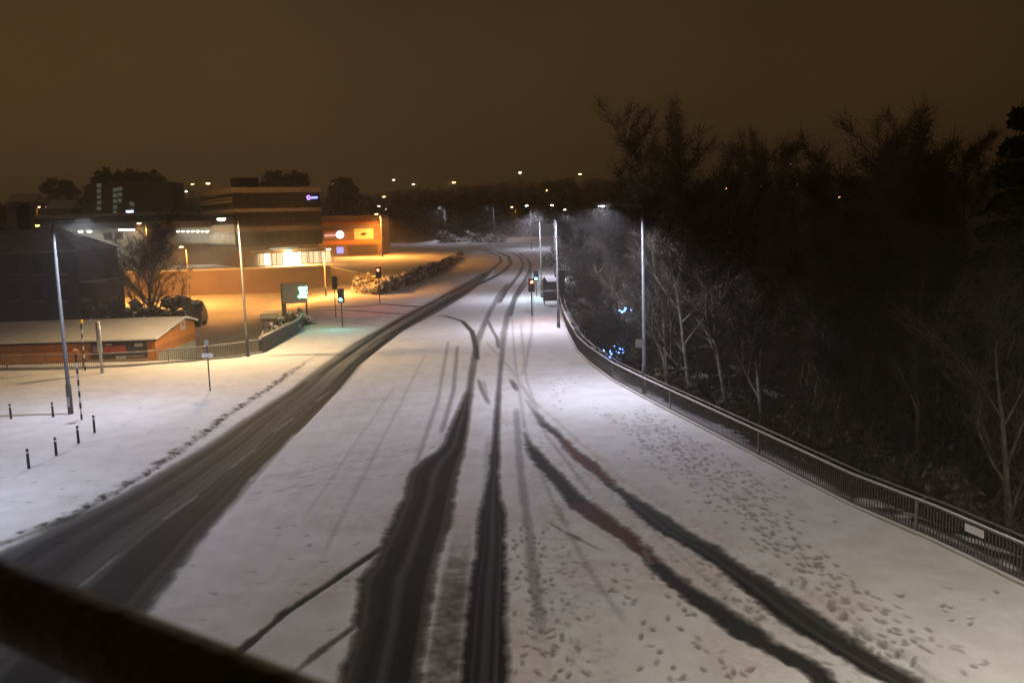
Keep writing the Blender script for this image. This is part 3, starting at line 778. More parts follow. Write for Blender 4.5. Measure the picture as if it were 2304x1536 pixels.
def sodium_lamp(px, py_top, D, z, label, group, arm=1.0, dirx=-1, power=SOD_P, col=SOD, glow=None, hp=None, spread=165, r=.24, aim=(0, 0, -1)):
    top = at_y(px, py_top, D)
    x = top.x - dirx * (arm + .2); H = top.z - z
    t = thing('sodium_lamp', (x, D, z), label, 'street lamp', group)
    m = MB(); m.tube([(x, D, z - .2), (x, D, z + 1.5), (x, D, z + 1.52), (x, D, z + H)], [.13, .12, .09, .06], 10); m.build('pole', M_GALV, t, smooth=True)
    m = MB(); m.tube([(x, D, z + H - .1), (x + dirx * arm * .5, D, z + H + .1), (x + dirx * arm, D, z + H + .12)], .035, 6); m.build('arm', M_GALV, t, smooth=True)
    m = MB(); m.sphere((top.x, D, z + H + .12), r, 12, 8, (1.5, .8, .35)); hd = m.build('lamp_head', M_PALE, t, smooth=True)
    m = MB(); m.sphere((top.x, D, z + H + .04), r * .9, 12, 8, (1.4, .75, .6)); m.build('glass_bowl', glow or E_SOD, hd, smooth=True)
    lamp_light('light_source', t, (top.x, D, z + H - .22), col, power, 'SPOT', spread=spread, radius=.2, direction=aim)
    return t
SG = 'orange sodium lamps of the side streets'
sodium_lamp(498, 494, 63.3, 0.0, 'lamp post by the left fence with a warm white lamp head', SG, 1.0, -1, 9200, (1.0, .66, .33), E_SODW, spread=166, aim=(.12, -.05, -1))
sodium_lamp(847, 482, 183, 2.9, 'bright orange lamp on a pole at the corner of the leisure building', SG, .6, -1, 21000)
sodium_lamp(313, 503, 138, -2.1, 'yellow lamp hidden in the crown of the bare tree on the left', SG, .8, -1, 19000)
sodium_lamp(408, 556, 133, -2.1, 'small bright orange lamp behind the right branches of the left bare tree', SG, .5, -1, 9000)
sodium_lamp(84, 508, 128, -2.1, 'yellow-green lamp shining beside the chimney of the dark house', SG, .8, 1, 9000, (1.0, .62, .12), emit('yellow_glow', (1, .85, .15), 12))
sodium_lamp(1152, 466, 262, 4.6, 'single orange lamp at the bend among the white ones', SG, .8, -1, 900)
sodium_lamp(88, 466, 240, 2.6, 'first of the orange lamps above the dark house roof, its pole lit', SG, .5, 1, 600)
sodium_lamp(790, 486, 240, 3.4, 'flat orange lamp peeping over the leisure building roof', SG, .5, 1, 400, r=.3)

# ------------------------------------------------------------------ right railing
def offset_poly(P, d):
    out = []
    for i, p in enumerate(P):
        a = P[max(i - 1, 0)]; b = P[min(i + 1, len(P) - 1)]
        t = (b - a); t.z = 0; t.normalize()
        out.append(p + Vector((t.y, -t.x, 0)) * d)
    return out
def along(P, step):
    out = []; carry = 0
    for a, b in zip(P[:-1], P[1:]):
        L = (b - a).length; s = carry
        while s < L: out.append((a.lerp(b, s / L), (b - a).normalized())); s += step
        carry = s - L
    return out
def railing(P, label, name='railing', h=.98, second=True, gap=.115, mats=(M_RAILB, M_RAILT), post_step=8.6, plinth=True, zoff=0.10, bar=.011, cat='railing'):
    t = thing(name, P[0] + Vector((0, 0, zoff)), label, cat)
    P = [p + Vector((0, 0, zoff)) for p in P]
    m = MB()
    for p, d in along(P, gap): m.box(p + Vector((0, 0, h * .53)), (bar * 2, bar * 2, h * .86), math.atan2(d.y, d.x))
    m.build('bars', mats[0], t)
    up = lambda z: [p + Vector((0, 0, z)) for p in P]
    m = MB(); m.tube(up(h), .035, 8); m.build('top_rail', mats[1], t)
    m = MB(); m.tube(up(.13), .022, 6); m.build('bottom_rail', mats[0], t)
    m = MB()
    Q = [p + Vector((0, 0, h + .04)) for p in P]
    for a, b in zip(Q[:-1], Q[1:]):
        d = (b - a); rz = math.atan2(d.y, d.x); mid = (a + b) / 2
        m.box(mid, (d.length * .995, .06, .02), rz)
    m.build('snow_cap', M_SNOW, t)
    if second:
        S = offset_poly(P, .38)
        m = MB(); m.tube([p + Vector((0, 0, h + .02)) for p in S], .032, 8); sr = m.build('rear_rail', mats[1], t)
        for (p, d) in along(P, 4.3):
            m = MB(); n = Vector((d.y, -d.x, 0)); m.tube([p + Vector((0, 0, h)), p + n * .38 + Vector((0, 0, h + .01))], .016, 5); m.build('strut', mats[1], sr)
    for p, d in along(P, post_step):
        m = MB(); m.box(p + Vector((0, 0, h * .5 + .0)), (.07, .07, h + .06), math.atan2(d.y, d.x)); m.build('post', mats[1], t)
    if plinth:
        m = MB()
        for a, b in zip(P[:-1], P[1:]):
            d = b - a; mid = (a + b) / 2; m.box(mid + Vector((0, 0, 0.0)), (d.length, .20, .12), math.atan2(d.y, d.x))
        pl = m.build('plinth', M_CONC, t)
        m = MB()
        for a, b in zip(P[:-1], P[1:]):
            d = b - a; mid = (a + b) / 2; m.box(mid + Vector((0, 0, .075)), (d.length * .99, .16, .03), math.atan2(d.y, d.x))
        m.build('snow_strip', M_SNOW, pl)
    return t
rt = railing(RAIL_PTS, 'long dark metal railing with snow-topped twin rails beside the right pavement')
p = at(2196, 1216, 0.88); m = MB(); d = (RAIL_PTS[1] - RAIL_PTS[3]).normalized()
pp = RAIL_PTS[2].lerp(RAIL_PTS[3], .52) + Vector((-.05, -.04, .92)); m.box(pp, (.62, .02, .2), math.atan2(d.y, d.x)); m.build('plate', M_WHITEP, rt)
# left fence along the drop
LP = [at(*q) for q in ((-160, 838), (0, 834), (200, 831), (330, 824), (460, 812), (540, 803), (590, 794))]
railing(LP, 'grey bar fence at the back of the left pavement in front of the orange building', 'railing', .95, False, .13, (M_RAILB, M_RAILT), 5.5, True, 0.06)
# solid dark boundary wall continuing round the corner
LW = [at(*q) for q in ((590, 794), (640, 766), (670, 750), (683, 738), (684, 728), (676, 718))]
wt = thing('boundary_wall', LW[0], 'solid dark curved boundary wall between the fence end and the lit message sign', 'wall')
m = MB()
for a, b in zip(LW[:-1], LW[1:]): m.quadbox(a, b, -.2, 1.08, .22)
m.build('wall', mat('tarred_wall', (.05, .045, .035), .8, var=.3, scale=1.5), wt)
m = MB()
for a, b in zip(LW[:-1], LW[1:]): m.quadbox(a - (b - a).normalized() * .02, b, 1.082, 1.15, .26)
m.build('coping', M_CONC, wt)

# ------------------------------------------------------------------ bollards and posts on the left pavement
def bollard(px, py, label):
    p = at(px, py, .10); t = thing('bollard', p, label, 'bollard', 'dark bollards on the left pavement')
    return p, t
BL = [(65, 1053, 'nearest dark bollard of the left pavement row, closest to the carriageway'), (127, 1025, 'second bollard from the near end of the slanting left row'), (177, 997, 'third bollard of the slanting row, in front of the tall left lamp post'), (213, 972, 'far end bollard of the slanting row, right of the banded beacon post'), (120, 939, 'lone bollard standing just left of the tall lamp post foot'), (25, 943, 'bollard farthest left, nearly at the picture edge')]
for px, py, lab in BL:
    p, t = bollard(px, py, lab)
    m = MB(); m.tube([p + Vector((0, 0, -.1)), p + Vector((0, 0, .70)), p + Vector((0, 0, .78))], [.055, .05, .047], 12); b = m.build('shaft', M_BLACK, t, smooth=True)
    m = MB(); m.tube([p + Vector((0, 0, .60)), p + Vector((0, 0, .67))], .054, 12, False); m.build('band', M_WHITEP, t)
    m = MB(); m.sphere(p + Vector((0, 0, .785)), .05, 10, 6, (1, 1, .5)); m.build('snow_cap', M_SNOW, t)
def beacon(px, py, H, globe, label):
    p = at(px, py, .10); t = thing('crossing_beacon', p, label, 'beacon', 'banded crossing beacons on the left')
    n = 11
    for mm, par, nm in ((M_BLACK, 0, 'dark_bands'), (M_WHITEP, 1, 'white_bands')):
        m = MB()
        for i in range(n):
            if i % 2 == par: m.tube([p + Vector((0, 0, H * i / n - (.1 if i == 0 else 0))), p + Vector((0, 0, H * (i + 1) / n))], .048, 10)
        m.build(nm, mm, t)
    m = MB(); m.tube([p + Vector((0, 0, H)), p + Vector((0, 0, H + .1))], .07, 10); m.build('collar', M_BLACK, t)
    m = MB(); m.sphere(p + Vector((0, 0, H + .24)), .16, 14, 10); m.build('globe', globe, t, smooth=True)
beacon(184, 944, 3.1, M_AMBER, 'black and white banded beacon post beside the tall left lamp post')
beacon(192, 833, 3.0, M_YELLOW, 'banded beacon post with a yellow globe in front of the orange wall')
p = at(230, 841, .05); t = thing('marker_column', p, 'thick pale grey column standing at the fence in front of the dark shop sign', 'post')
m = MB(); m.tube([p + Vector((0, 0, -.1)), p + Vector((0, 0, 1.4)), p + Vector((0, 0, 1.42)), p + Vector((0, 0, 3.35))], [.10, .10, .16, .15], 14); m.build('column', M_PALE, t, smooth=True)
m = MB(); m.sphere(p + Vector((0, 0, 3.36)), .155, 12, 6, (1, 1, .5)); m.build('snow_cap', M_SNOW, t)
p = at(473, 880, .10); t = thing('sign_post', p, 'thin post with a small name plate standing alone on the left pavement', 'sign post')
m = MB(); m.tube([p + Vector((0, 0, -.1)), p + Vector((0, 0, 3.0))], .04, 10); m.build('pole', M_GALV, t, smooth=True)
m = MB(); m.box(p + Vector((0, -.05, 2.05)), (.62, .02, .22)); m.build('plate', M_WHITEP, t)
m = MB(); m.box(p + Vector((0, -.05, 2.75)), (.24, .02, .34)); m.build('notice', M_SIGNG, t)
# plate on the near lamp post
x45 = X_at(1450, 45, 0)
m = MB(); m.box((x45 - .23, 44.84, 2.72), (.44, .02, .42)); o = m.build('sign_plate', M_WHITEP); tag(o, 'small white plate fixed low on the tall near lamp post', 'sign')
o2 = MB(); o2.box((x45, 44.86, 2.72), (.05, .05, .08)); b_ = o2.build('bracket', M_GALV, o)

# ------------------------------------------------------------------ traffic lights
def signal(px, py, label, lit, H=3.6, face=(0, -1), z=None, board=True, yaw=0.0, zlift=0.0):
    """lit: index of the lit lens (0 red, 1 amber, 2 green)"""
    p = ground_pt(px, py); 
    if z is not None: p = at(px, py, z)
    t = thing('traffic_light', p, label, 'traffic light', 'traffic lights of the junction')
    m = MB(); m.tube([(0, 0, -.1), (0, 0, H)], .057, 10); m.world = False; m.build('pole', M_GALV, t, smooth=True)
    m = MB(); m.world = False; m.box((0, -.16, H - .45), (.30, .18, .98)); hd = m.build('signal_head', M_BLACK, t, bevel=.02)
    if board:
        m = MB(); m.world = False; m.box((0, -.055, H - .45), (.62, .02, 1.28)); m.build('backing_board', M_DARKM, t)
    for i in range(3):
        zc = H - .13 - .32 * i
        m = MB(); m.world = False; m.sphere((0, -.255, zc), .13, 14, 8, (1, .3, 1))
        m.build('lens', ((E_RED, M_BLACK, E_GREENW)[i] if i == lit else M_BLACK), hd, smooth=True)
        m = MB(); m.world = False
        pts = [(.125 * math.cos(a), 0, .125 * math.sin(a)) for a in [math.radians(q) for q in range(-10, 191, 20)]]
        v = []; f = []
        for a in pts: v += [(a[0], -.25, zc + a[2]), (a[0], -.44, zc + a[2] - .01)]
        for k in range(len(pts) - 1): f.append((2 * k, 2 * k + 1, 2 * k + 3, 2 * k + 2))
        m.add(v, f); m.build('hood', M_BLACK, hd)
    t.rotation_euler.z = yaw
    col = {0: (1, .12, .05), 2: (.1, .9, .8)}[lit]
    l = lamp_light('light_source', t, Vector(t.location) + Vector((0, -.5, H - .13 - .32 * lit)), col, 70, 'AREA', .2, 150, (0, -1, -.25))
    return t
signal(771, 735, 'traffic light glowing blue-green at the left junction, nearest of the left signals', 2, 3.3)
signal(756, 716, 'unlit-looking dark signal with slatted board just behind the glowing green one', 0, 4.0, yaw=math.radians(150))
signal(855, 683, 'red traffic light on a thin pole in front of the dark hedge bank', 0, 4.1)
signal(1197, 713, 'traffic light with a red lens on the right pavement beside the road sign back', 0, 3.5, yaw=math.radians(12))
signal(1207, 668, 'traffic light with a green lens farther along, behind the red one', 2, 3.0)
# warning triangle seen from behind and pale tall board
p = at(1226, 672, 0); t = thing('warning_sign', p, 'small triangular sign back peeping above the large road sign', 'road sign')
m = MB(); m.tube([p, p + Vector((0, 0, 2.0))], .035, 8); m.build('pole', M_GALV, t)
m = MB(); m.add([p + Vector(q) for q in ((-.38, -.05, 1.95), (.38, -.05, 1.95), (0, -.05, 2.62), (-.38, -.03, 1.95), (.38, -.03, 1.95), (0, -.03, 2.62))], [(0, 1, 2), (5, 4, 3), (0, 3, 4, 1), (1, 4, 5, 2), (2, 5, 3, 0)]); m.build('plate', M_SIGNBK, t)
# large sign seen from the back
D = 96; a = at_y(1221, 634, D); b = at_y(1263, 676, D)
t = thing('road_sign', (a.x, D, 0), 'large dark back of a two-panel road sign on the right pavement', 'road sign')
w = b.x - a.x
m = MB(); m.box(((a.x + b.x) / 2, D, a.z - .43 * (a.z - b.z) / 1.0 * .5 - .02), (w, .05, (a.z - b.z) * .44)); m.build('upper_panel', M_SIGNBK, t)
m = MB(); m.box(((a.x + b.x) / 2, D, b.z + (a.z - b.z) * .25), (w, .05, (a.z - b.z) * .50)); m.build('lower_panel', M_SIGNBK, t)
m = MB(); m.box(((a.x + b.x) / 2, D - .03, a.z - (a.z - b.z) * .48), (w * .92, .10, .05)); m.build('snow_ledge', M_SNOW, t)
for k in (.06, .88):
    m = MB(); m.tube([(a.x + w * k, D + .08, -.1), (a.x + w * k, D + .08, a.z + .1)], .06, 8); m.build('post', M_GALV, t)
m = MB(); m.box((b.x - .1, D + .6, a.z + .25), (.85, .5, 1.6)); 
t2 = thing('control_cabinet', (b.x - .1, D + .6, 0), 'dark green roadside cabinet on a stand just behind the road sign back', 'cabinet')
m2 = MB(); m2.box((b.x + .05, D + .6, (a.z + 1.2) / 2), (.75, .5, a.z + 1.2)); m2.build('body', M_DARKM, t2, bevel=.03)
m2 = MB(); m2.box((b.x + .05, D + .6, a.z + 1.24), (.85, .6, .06)); m2.build('roof', M_SNOW, t2)
D = 118; a = at_y(1258, 535, D); b = at_y(1272, 572, D)
t = thing('road_sign', (a.x, D, float(base_z(D))), 'tall pale sign board beside the lamp posts on the far right verge', 'road sign')
m = MB(); m.box(((a.x + b.x) / 2, D, (a.z + b.z) / 2), (b.x - a.x, .05, a.z - b.z)); m.build('board', M_WHITEP, t)
m = MB(); m.tube([((a.x + b.x) / 2, D + .08, 0), ((a.x + b.x) / 2, D + .08, a.z)], .06, 8); m.build('post', M_GALV, t)
# lit message sign on the left
D = 84; a = at_y(634, 638, D); b = at_y(692, 680, D); zs = -1.2
t = thing('message_sign', (a.x, D, 0), 'grey-green message board with three glowing green lines at the junction', 'sign')
w = b.x - a.x
m = MB(); m.box(((a.x + b.x) / 2, D, (a.z + b.z) / 2), (w, .10, a.z - b.z)); bd = m.build('board', M_SIGNG, t, bevel=.02)
m = MB()
for zz in (a.z + .025, b.z - .025): m.box(((a.x + b.x) / 2, D, zz), (w + .06, .14, .05))
m.build('frame', M_CONCD, t)
p0 = at_y(634, 740, D)
m = MB(); m.box((a.x + .02, D + .16, (a.z + p0.z) / 2), (.38, .2, a.z - p0.z)); m.build('post', M_CONCD, t)
m = MB(); m.box((b.x - .15, D + .13, (a.z + at_y(688, 708, D).z) / 2), (.14, .14, a.z - at_y(688, 708, D).z)); m.build('post', M_DARKM, t)
R = random.Random(2)
for py, x0, x1 in ((649, 672, 691), (658, 675, 691.5), (667, 671, 690)):
    m = MB(); q0 = at_y(x0, py, D); q1 = at_y(x1, py, D); n = 9
    for i in range(n):
        hh = R.choice((.18, .24, .28)); m.box((q0.x + (q1.x - q0.x) * (i + .5) / n, D - .056, q0.z + R.uniform(-.03, .03)), ((q1.x - q0.x) / n * .72, .012, hh))
    m.build('text_line', E_LEDTXT, t)
lamp_light('light_source', t, ((a.x + b.x) / 2 + w * .3, D - .3, (a.z + b.z) / 2), (.1, 1, .45), 40, 'AREA', .5, 160, (0, -1, -.1))
# low sign box in front of it
D = 80; p = at_y(600, 735, D)
t = thing('low_sign', (p.x, D, p.z), 'low boxed sign with a snow-covered top left of the message board', 'sign')
m = MB(); m.box(at_y(605, 711, D), (1.5, .35, .42)); m.build('panel', M_PALEW, t)
m = MB(); m.box(at_y(605, 720, D) , (1.45, .3, .25)); m.build('base_panel', M_WOODD, t)
m = MB(); m.box(at_y(605, 701.5, D), (1.55, .42, .12)); m.build('snow_cap', M_SNOW, t, bevel=.04)
for q in (592, 618):
    m = MB(); g = at_y(q, 724, D); m.box((g.x, D, g.z - 1.2), (.1, .1, 2.4)); m.build('leg', M_WOODD, t)
m = MB(); m.box(at_y(618, 697, D + 1.5), (.7, .5, .5)); 
# shrubs
def shrub(px, py, D, rad, label, n=2600, m_=M_HEDGE, snow=.0, flat=.7, group=None, name='shrub'):
    c = at_y(px, py, D); rs = np.random.RandomState(int(px * 7 + py))
    t = thing(name, (c.x, D, c.z - rad * flat), label, 'shrub', group)
    C = rs.normal(0, .45, (60, 3)) * rad; C[:, 2] = np.abs(C[:, 2]) * flat + rad * .1
    o = quads_mesh('foliage', leaves(C, n, rs, rad * .35, rad * .075, .8), m_, t)
    Dd = rs.normal(0, .6, C.shape); Dd[:, 2] += .6
    quads_mesh('stem', twigs(C * .6, Dd, 350, rs, (rad * .5, rad * 1.1), .012 * max(1, D / 60)), M_TWIG, t)
    if snow:
        C2 = C + np.array([0, 0, rad * .22])
        quads_mesh('snowy_foliage', leaves(C2, int(n * snow), rs, rad * .34, rad * .09, .45), M_SNOW, t)
    return t
shrub(660, 722, 83.5, 1.9, 'brown shrub at the foot of the message board', 3000, snow=.10)
shrub(640, 735, 78, 1.4, 'low snowy shrub behind the curved dark wall', 2000, snow=.35)

# ------------------------------------------------------------------ orange low building (lower ground behind the fence)
OX1 = -27.6; OX0 = -56.0; OY0 = 68.2; OY1 = 77.0; ZG = -2.3
t = thing('shop_building', (OX1, OY0, ZG), 'low orange-walled shop building under a thick snow-covered roof behind the left fence', 'building')
m = MB(); m.quadbox((OX0, OY0), (OX1, OY0), ZG, -.72, .25); m.quadbox((OX1, OY0 + .002), (OX1, OY1), ZG, -.3, .25); lw = m.build('lower_wall', M_PALEW, t)
for q in (55, 70, 82, 95, 222, 247):
    g = at_y(q, 823, OY0); m = MB(); m.box((g.x, OY0 - .02, g.z), (.36, .06, .36)); m.build('window', M_GLASS, t)
m = MB(); m.quadbox((OX0, OY0 - .06), (OX1 + .06, OY0 - .06), -.72, .88, .31); m.build('fascia', M_ORANGE, t)
ez = .95; rz_ = 1.92; ry = 74.4
m = MB()
m.add([(OX1, OY0 + .1, -.3), (OX1, OY1, -.3), (OX1, OY1, 1.3), (OX1, ry, rz_ - .08), (OX1, OY0 + .1, ez - .1), (OX1 - .25, OY0 + .1, -.3), (OX1 - .25, OY1, -.3), (OX1 - .25, OY1, 1.3), (OX1 - .25, ry, rz_ - .08), (OX1 - .25, OY0 + .1, ez - .1)],
      [(0, 1, 2, 3, 4), (9, 8, 7, 6, 5), (0, 5, 6, 1), (1, 6, 7, 2), (2, 7, 8, 3), (3, 8, 9, 4), (4, 9, 5, 0)])
m.build('gable_wall', M_ORANGE, t)
m = MB()
nx = 70; ny = 16; rs = np.random.RandomState(1)
xs = np.linspace(OX0 - .3, OX1 + .25, nx); ys = np.linspace(OY0 - .35, OY1 + .35, ny)
V = []
for y in ys:
    for x in xs:
        f = 1 - abs(y - ry) / (ry - OY0)
        zz = (ez + (rz_ - ez) * max(-.06, f) if y <= ry else rz_ - (y - ry) * .2) + .10 * float(vnoise(np.array(x), np.array(y), 3.0, 9) - .4) + .05 * float(vnoise(np.array(x), np.array(y), .9, 10) - .5)
        V.append((x, y, zz + .12))
fs = [(j * nx + i, j * nx + i + 1, (j + 1) * nx + i + 1, (j + 1) * nx + i) for j in range(ny - 1) for i in range(nx - 1)]
m.add(V, fs)
rim = [j for j in range(nx)] + [nx * k + nx - 1 for k in range(1, ny)]
o_ = len(m.v)
for j in rim: m.v.append((V[j][0], V[j][1], V[j][2] - .16))
for k in range(len(rim) - 1): m.f.append((o_ + k, o_ + k + 1, rim[k + 1], rim[k])); m.mi.append(0)
m.build('roof', M_SNOWSOFT, t, smooth=False)
m = MB(); m.box(((OX0 + OX1) / 2, OY0 - .30, ez - .12), (OX1 - OX0 + .5, .16, .15)); m.build('gutter', M_BLACK, t)
# shop sign
a = at_y(205, 768, OY0 - .1); b = at_y(333, 806, OY0 - .1)
cx = (a.x + b.x) / 2; sw = b.x - a.x
sg = MB(); sg.box((cx, OY0 - .12, .12), (sw, .12, 1.18)); sb = sg.build('sign_board', M_SIGNBK, t)
m = MB(); m.box((a.x + sw * .42, OY0 - .187, .26), (sw * .40, .02, .55)); m.build('red_panel', M_REDGREY, sb)
m = MB(); m.box((a.x + sw * .09, OY0 - .187, .26), (sw * .15, .02, .5)); m.build('purple_panel', mat('poster_purple', (.16, .07, .10), .6, var=.4, scale=4), sb)
for fx_, fz, ww, hh in ((.32, .62, .5, .12), (.86, .52, .6, .22), (.52, -.42, .7, .22), (.10, .42, .5, .06), (.10, .18, .55, .06), (.78, -.36, 1.5, .05)):
    m = MB(); m.box((a.x + sw * fx_, OY0 - .21, fz), (ww, .03, hh)); m.build('lettering', M_PALE, sb)
m = MB(); m.box((cx - .1, OY0 - .2, -.62), (sw + .3, .1, .05)); m.build('ledge', M_PALE, t)
g = at_y(408, 733, 74.2); m = MB(); m.box((OX1 + .03, 74.2, 1.35), (.05, 1.0, .8)); m.build('gable_sign', M_PALE, t)
m = MB(); m.box((OX1 + .06, 74.2, 1.38), (.04, .45, .4)); m.build('gable_emblem', M_RED, t)
# brown concrete block at the rear corner
TD = 106.0; xa = at_y(366, 700, TD).x; xb = at_y(424, 700, TD).x; xc = at_y(461, 700, TD).x; zg = -2.2
t = thing('parked_lorry', (xa, TD, zg), 'dim flatbed lorry with snow on it parked behind the orange gable', 'lorry')
m = MB(); prof = [(xb + .05, .7), (xb + .05, 2.75), (xb + .35, 2.95), (xc - .5, 2.95), (xc - .1, 1.9), (xc, 1.1), (xc, .7)]; k = len(prof)
m.add([(x_, TD - 1.1, zg + z_) for x_, z_ in prof] + [(x_, TD + 1.1, zg + z_) for x_, z_ in prof], [tuple(range(k - 1, -1, -1)), tuple(range(k, 2 * k))] + [(i, (i + 1) % k, (i + 1) % k + k, i + k) for i in range(k)])
m.build('cab', M_CONCD, t, bevel=.06)
m = MB(); m.box((xb + 1.0, TD - 1.11, zg + 2.2), (.8, .03, .6)); m.build('window', M_GLASS, t)
m = MB(); m.box(((xa + xb) / 2, TD, zg + 1.05), (xb - xa, 2.2, .25)); m.box(((xa + xb) / 2, TD - 1.08, zg + 1.5), (xb - xa, .06, .65)); m.box((xa + .04, TD, zg + 1.5), (.08, 2.1, .65)); m.build('bed', M_WOODD, t)
m = MB(); m.box(((xa + xb) / 2, TD + .05, zg + 1.8), (xb - xa - .25, 1.95, .5)); m.build('snow_load', M_SNOWSOFT, t, bevel=.15)
m = MB(); m.box(((xb + xc) / 2 - .15, TD, zg + 3.02), (xc - xb - 1.0, 2.0, .14)); m.build('snow_cap', M_SNOWSOFT, t, bevel=.05)
for wx in (xa + .8, xb - .3, xc - .6):
    for sy in (-.95, .95):
        m = MB(); m.tube([(wx, TD + sy - .14, zg + .45), (wx, TD + sy + .14, zg + .45)], .45, 16); m.build('wheel', M_BLACK, t)
# dark hedge behind the orange roof
def hedge(pts, h, th, label, n, m_=M_HEDGE, snow=0.0, size=.16, name='hedge', z=None):
    rs = np.random.RandomState(len(label)); P = [Vector(q) for q in pts]
    t = thing(name, P[0], label, 'hedge')
    C = []
    for a, b in zip(P[:-1], P[1:]):
        k = max(3, int((b - a).length * 2.2))
        for i in range(k):
            q = a.lerp(b, i / k); C.append((q.x + rs.normal(0, th * .3), q.y + rs.normal(0, th * .3), q.z + rs.uniform(.1, 1) * h * (.8 + .35 * float(vnoise(np.array(q.x), np.array(q.y), 3, 5)))))
    C = np.array(C) - np.array(P[0])
    quads_mesh('foliage', leaves(C, n, rs, .5, size), m_, t)
    if snow: quads_mesh('snowy_foliage', leaves(C + np.array([0, 0, .35]), int(n * snow), rs, .45, size * 1.2, .5), M_SNOW, t)
    return t
hedge([at_y(200, 735, 90), at_y(300, 733, 89), at_y(450, 725, 88)], 2.6, .9, 'dark hedge between the orange shop roof and the lit side road', 15000, M_IVY, .03, .26)

# ------------------------------------------------------------------ dark house on the left
HY = 93.0
hx1 = X_at(176, HY, 4); hx0 = hx1 - 22; ze = at_y(100, 566, HY).z; 
t = thing('brick_house', (hx1, HY, -2.3), 'dark brick house with a snowy hipped roof and two chimneys at the left edge', 'house')
m = MB(); m.box(((hx0 + hx1) / 2, HY + 5, (ze - 2.3) / 2), (22, 10, ze + 2.3)); m.build('wall', M_BRICKD, t)
m = MB(); e = .35; zt = at_y(60, 512, HY + 5).z
m.add([(hx0 - e, HY - e, ze + .02), (hx1 + e, HY - e, ze + .02), (hx1 + e, HY + 10 + e, ze + .02), (hx0 - e, HY + 10 + e, ze + .02), (hx0 + 4, HY + 5, zt), (hx1 - 4.2, HY + 5, zt)], [(0, 1, 5, 4), (1, 2, 5), (2, 3, 4, 5), (3, 0, 4), (3, 2, 1, 0)])
rf = m.build('roof', mat('roof_snow_thin', (.22, .205, .19), .85, var=.25, scale=.6, bump=.4, bscale=5), t)
for px, wd in ((60, 1.35), (-2, 1.2)):
    g = at_y(px, 515, HY + 5); gt = at_y(px, 468, HY + 5); m = MB(); m.box((g.x, HY + 5, (g.z + gt.z) / 2 - .3), (wd, 1.0, gt.z - g.z + .6)); ch = m.build('chimney', M_BRICKD, rf)
    m = MB(); m.box((g.x, HY + 5, gt.z + .06), (wd + .2, 1.2, .14)); 
    for k in (-.35, 0, .35): m.tube([(g.x + k, HY + 5, gt.z + .1), (g.x + k, HY + 5, gt.z + .5)], .14, 8)
    m.build('chimney_pots', M_BRICKD, t)
for px in (30, 85, 140):
    for py in (600, 660):
        g = at_y(px, py, HY); m = MB(); m.box((g.x, HY - .01, g.z), (1.0, .08, 1.5)); w_ = m.build('window', M_GLASS, t)
        m = MB(); m.box((g.x, HY - .04, g.z - .80), (1.2, .16, .1)); m.build('sill', M_CONC, t)
m = MB(); m.box((hx1 + .75, HY + 4, .9), (1.5, 7, 6.4)); m.build('side_wing', M_BRICKD, t)
m = MB(); m.box((hx1 + .78, HY + 4, 4.16), (1.7, 7.2, .12)); m.build('wing_roof', M_SNOWSOFT, t)
m = MB(); m.box(((hx0 + hx1) / 2, HY - .42, ze - .05), (22.9, .12, .14)); m.build('gutter', M_CONC, t)

# bare tree on the left
x = X_at(338, 92, -1)
make_tree('bare_tree', 'bare', 71, 9.4, (x, 92, -2.2), 'spreading bare tree in front of the lit side road, left of the office block', None, M_BARK, (.02, 0), 1.5, .62, .10, .32, straight=.03, nbr=20, blen=1.55)

# ------------------------------------------------------------------ terrace, wall, office and leisure buildings
ZT = 2.45
EDGE = [(-150, 150.0, ZT), (X_at(455, 152, ZT), 152.0, ZT), (X_at(742, 153, ZT), 153.0, ZT), (X_at(800, 138, 1.98), 138.0, 1.98), (X_at(872, 120, 1.62), 120.0, 1.62)]
REAR = [(X_at(905, 130, 1.6), 130.0, 1.6), (X_at(960, 150, 2.0), 150.0, 2.0), (X_at(1008, 178, 2.1), 178.0, 2.1), (X_at(1040, 205, 2.4), 205.0, 2.4), (X_at(985, 232, 3.3), 232.0, 3.3), (X_at(900, 262, 4.2), 262.0, 4.2), (-150, 262.0, 4.0)]
poly = EDGE + REAR
def terrace():
    m = MB()
    ring = [Vector(q) for q in poly]
    n = len(ring)
    vs = ring + [Vector((p.x, p.y, -3)) for p in ring]
    m.add(vs, [tuple(range(n))]); 
    o = m.build('car_park', M_SNOW); tag(o, kind='structure')
terrace()
t = thing('retaining_wall', (EDGE[2][0], EDGE[2][1], -2.2), 'long brown retaining wall below the office and its car park', 'wall')
def sloped(m, a, b, z0, dz0, dz1, th, dy):
    A = Vector((a[0], a[1] + dy, 0)); B = Vector((b[0], b[1] + dy, 0)); d = (B - A).normalized(); n = Vector((-d.y, d.x, 0)) * th
    zz_ = lambda p, q: Vector((0, 0, q if z0 is not None and q == z0 else p[2] + q))
    lo = (lambda p: Vector((0, 0, z0))) if z0 is not None else (lambda p: Vector((0, 0, p[2] + dz0)))
    hi = lambda p: Vector((0, 0, p[2] + dz1))
    m.add([A + lo(a), B + lo(b), B + n + lo(b), A + n + lo(a), A + hi(a), B + hi(b), B + n + hi(b), A + n + hi(a)], [(0, 3, 2, 1), (4, 5, 6, 7), (0, 1, 5, 4), (1, 2, 6, 5), (2, 3, 7, 6), (3, 0, 4, 7)])
m = MB()
for a, b in zip(EDGE[:-1], EDGE[1:]): sloped(m, a, b, -3.2, 0, -.004, .4, -.02)
m.build('wall', M_BRICK, t)
m = MB()
for a, b in zip(EDGE[:-1], EDGE[1:]): sloped(m, a, b, None, .003, .22, .5, -.10)
m.build('snow_coping', M_SNOW, t)
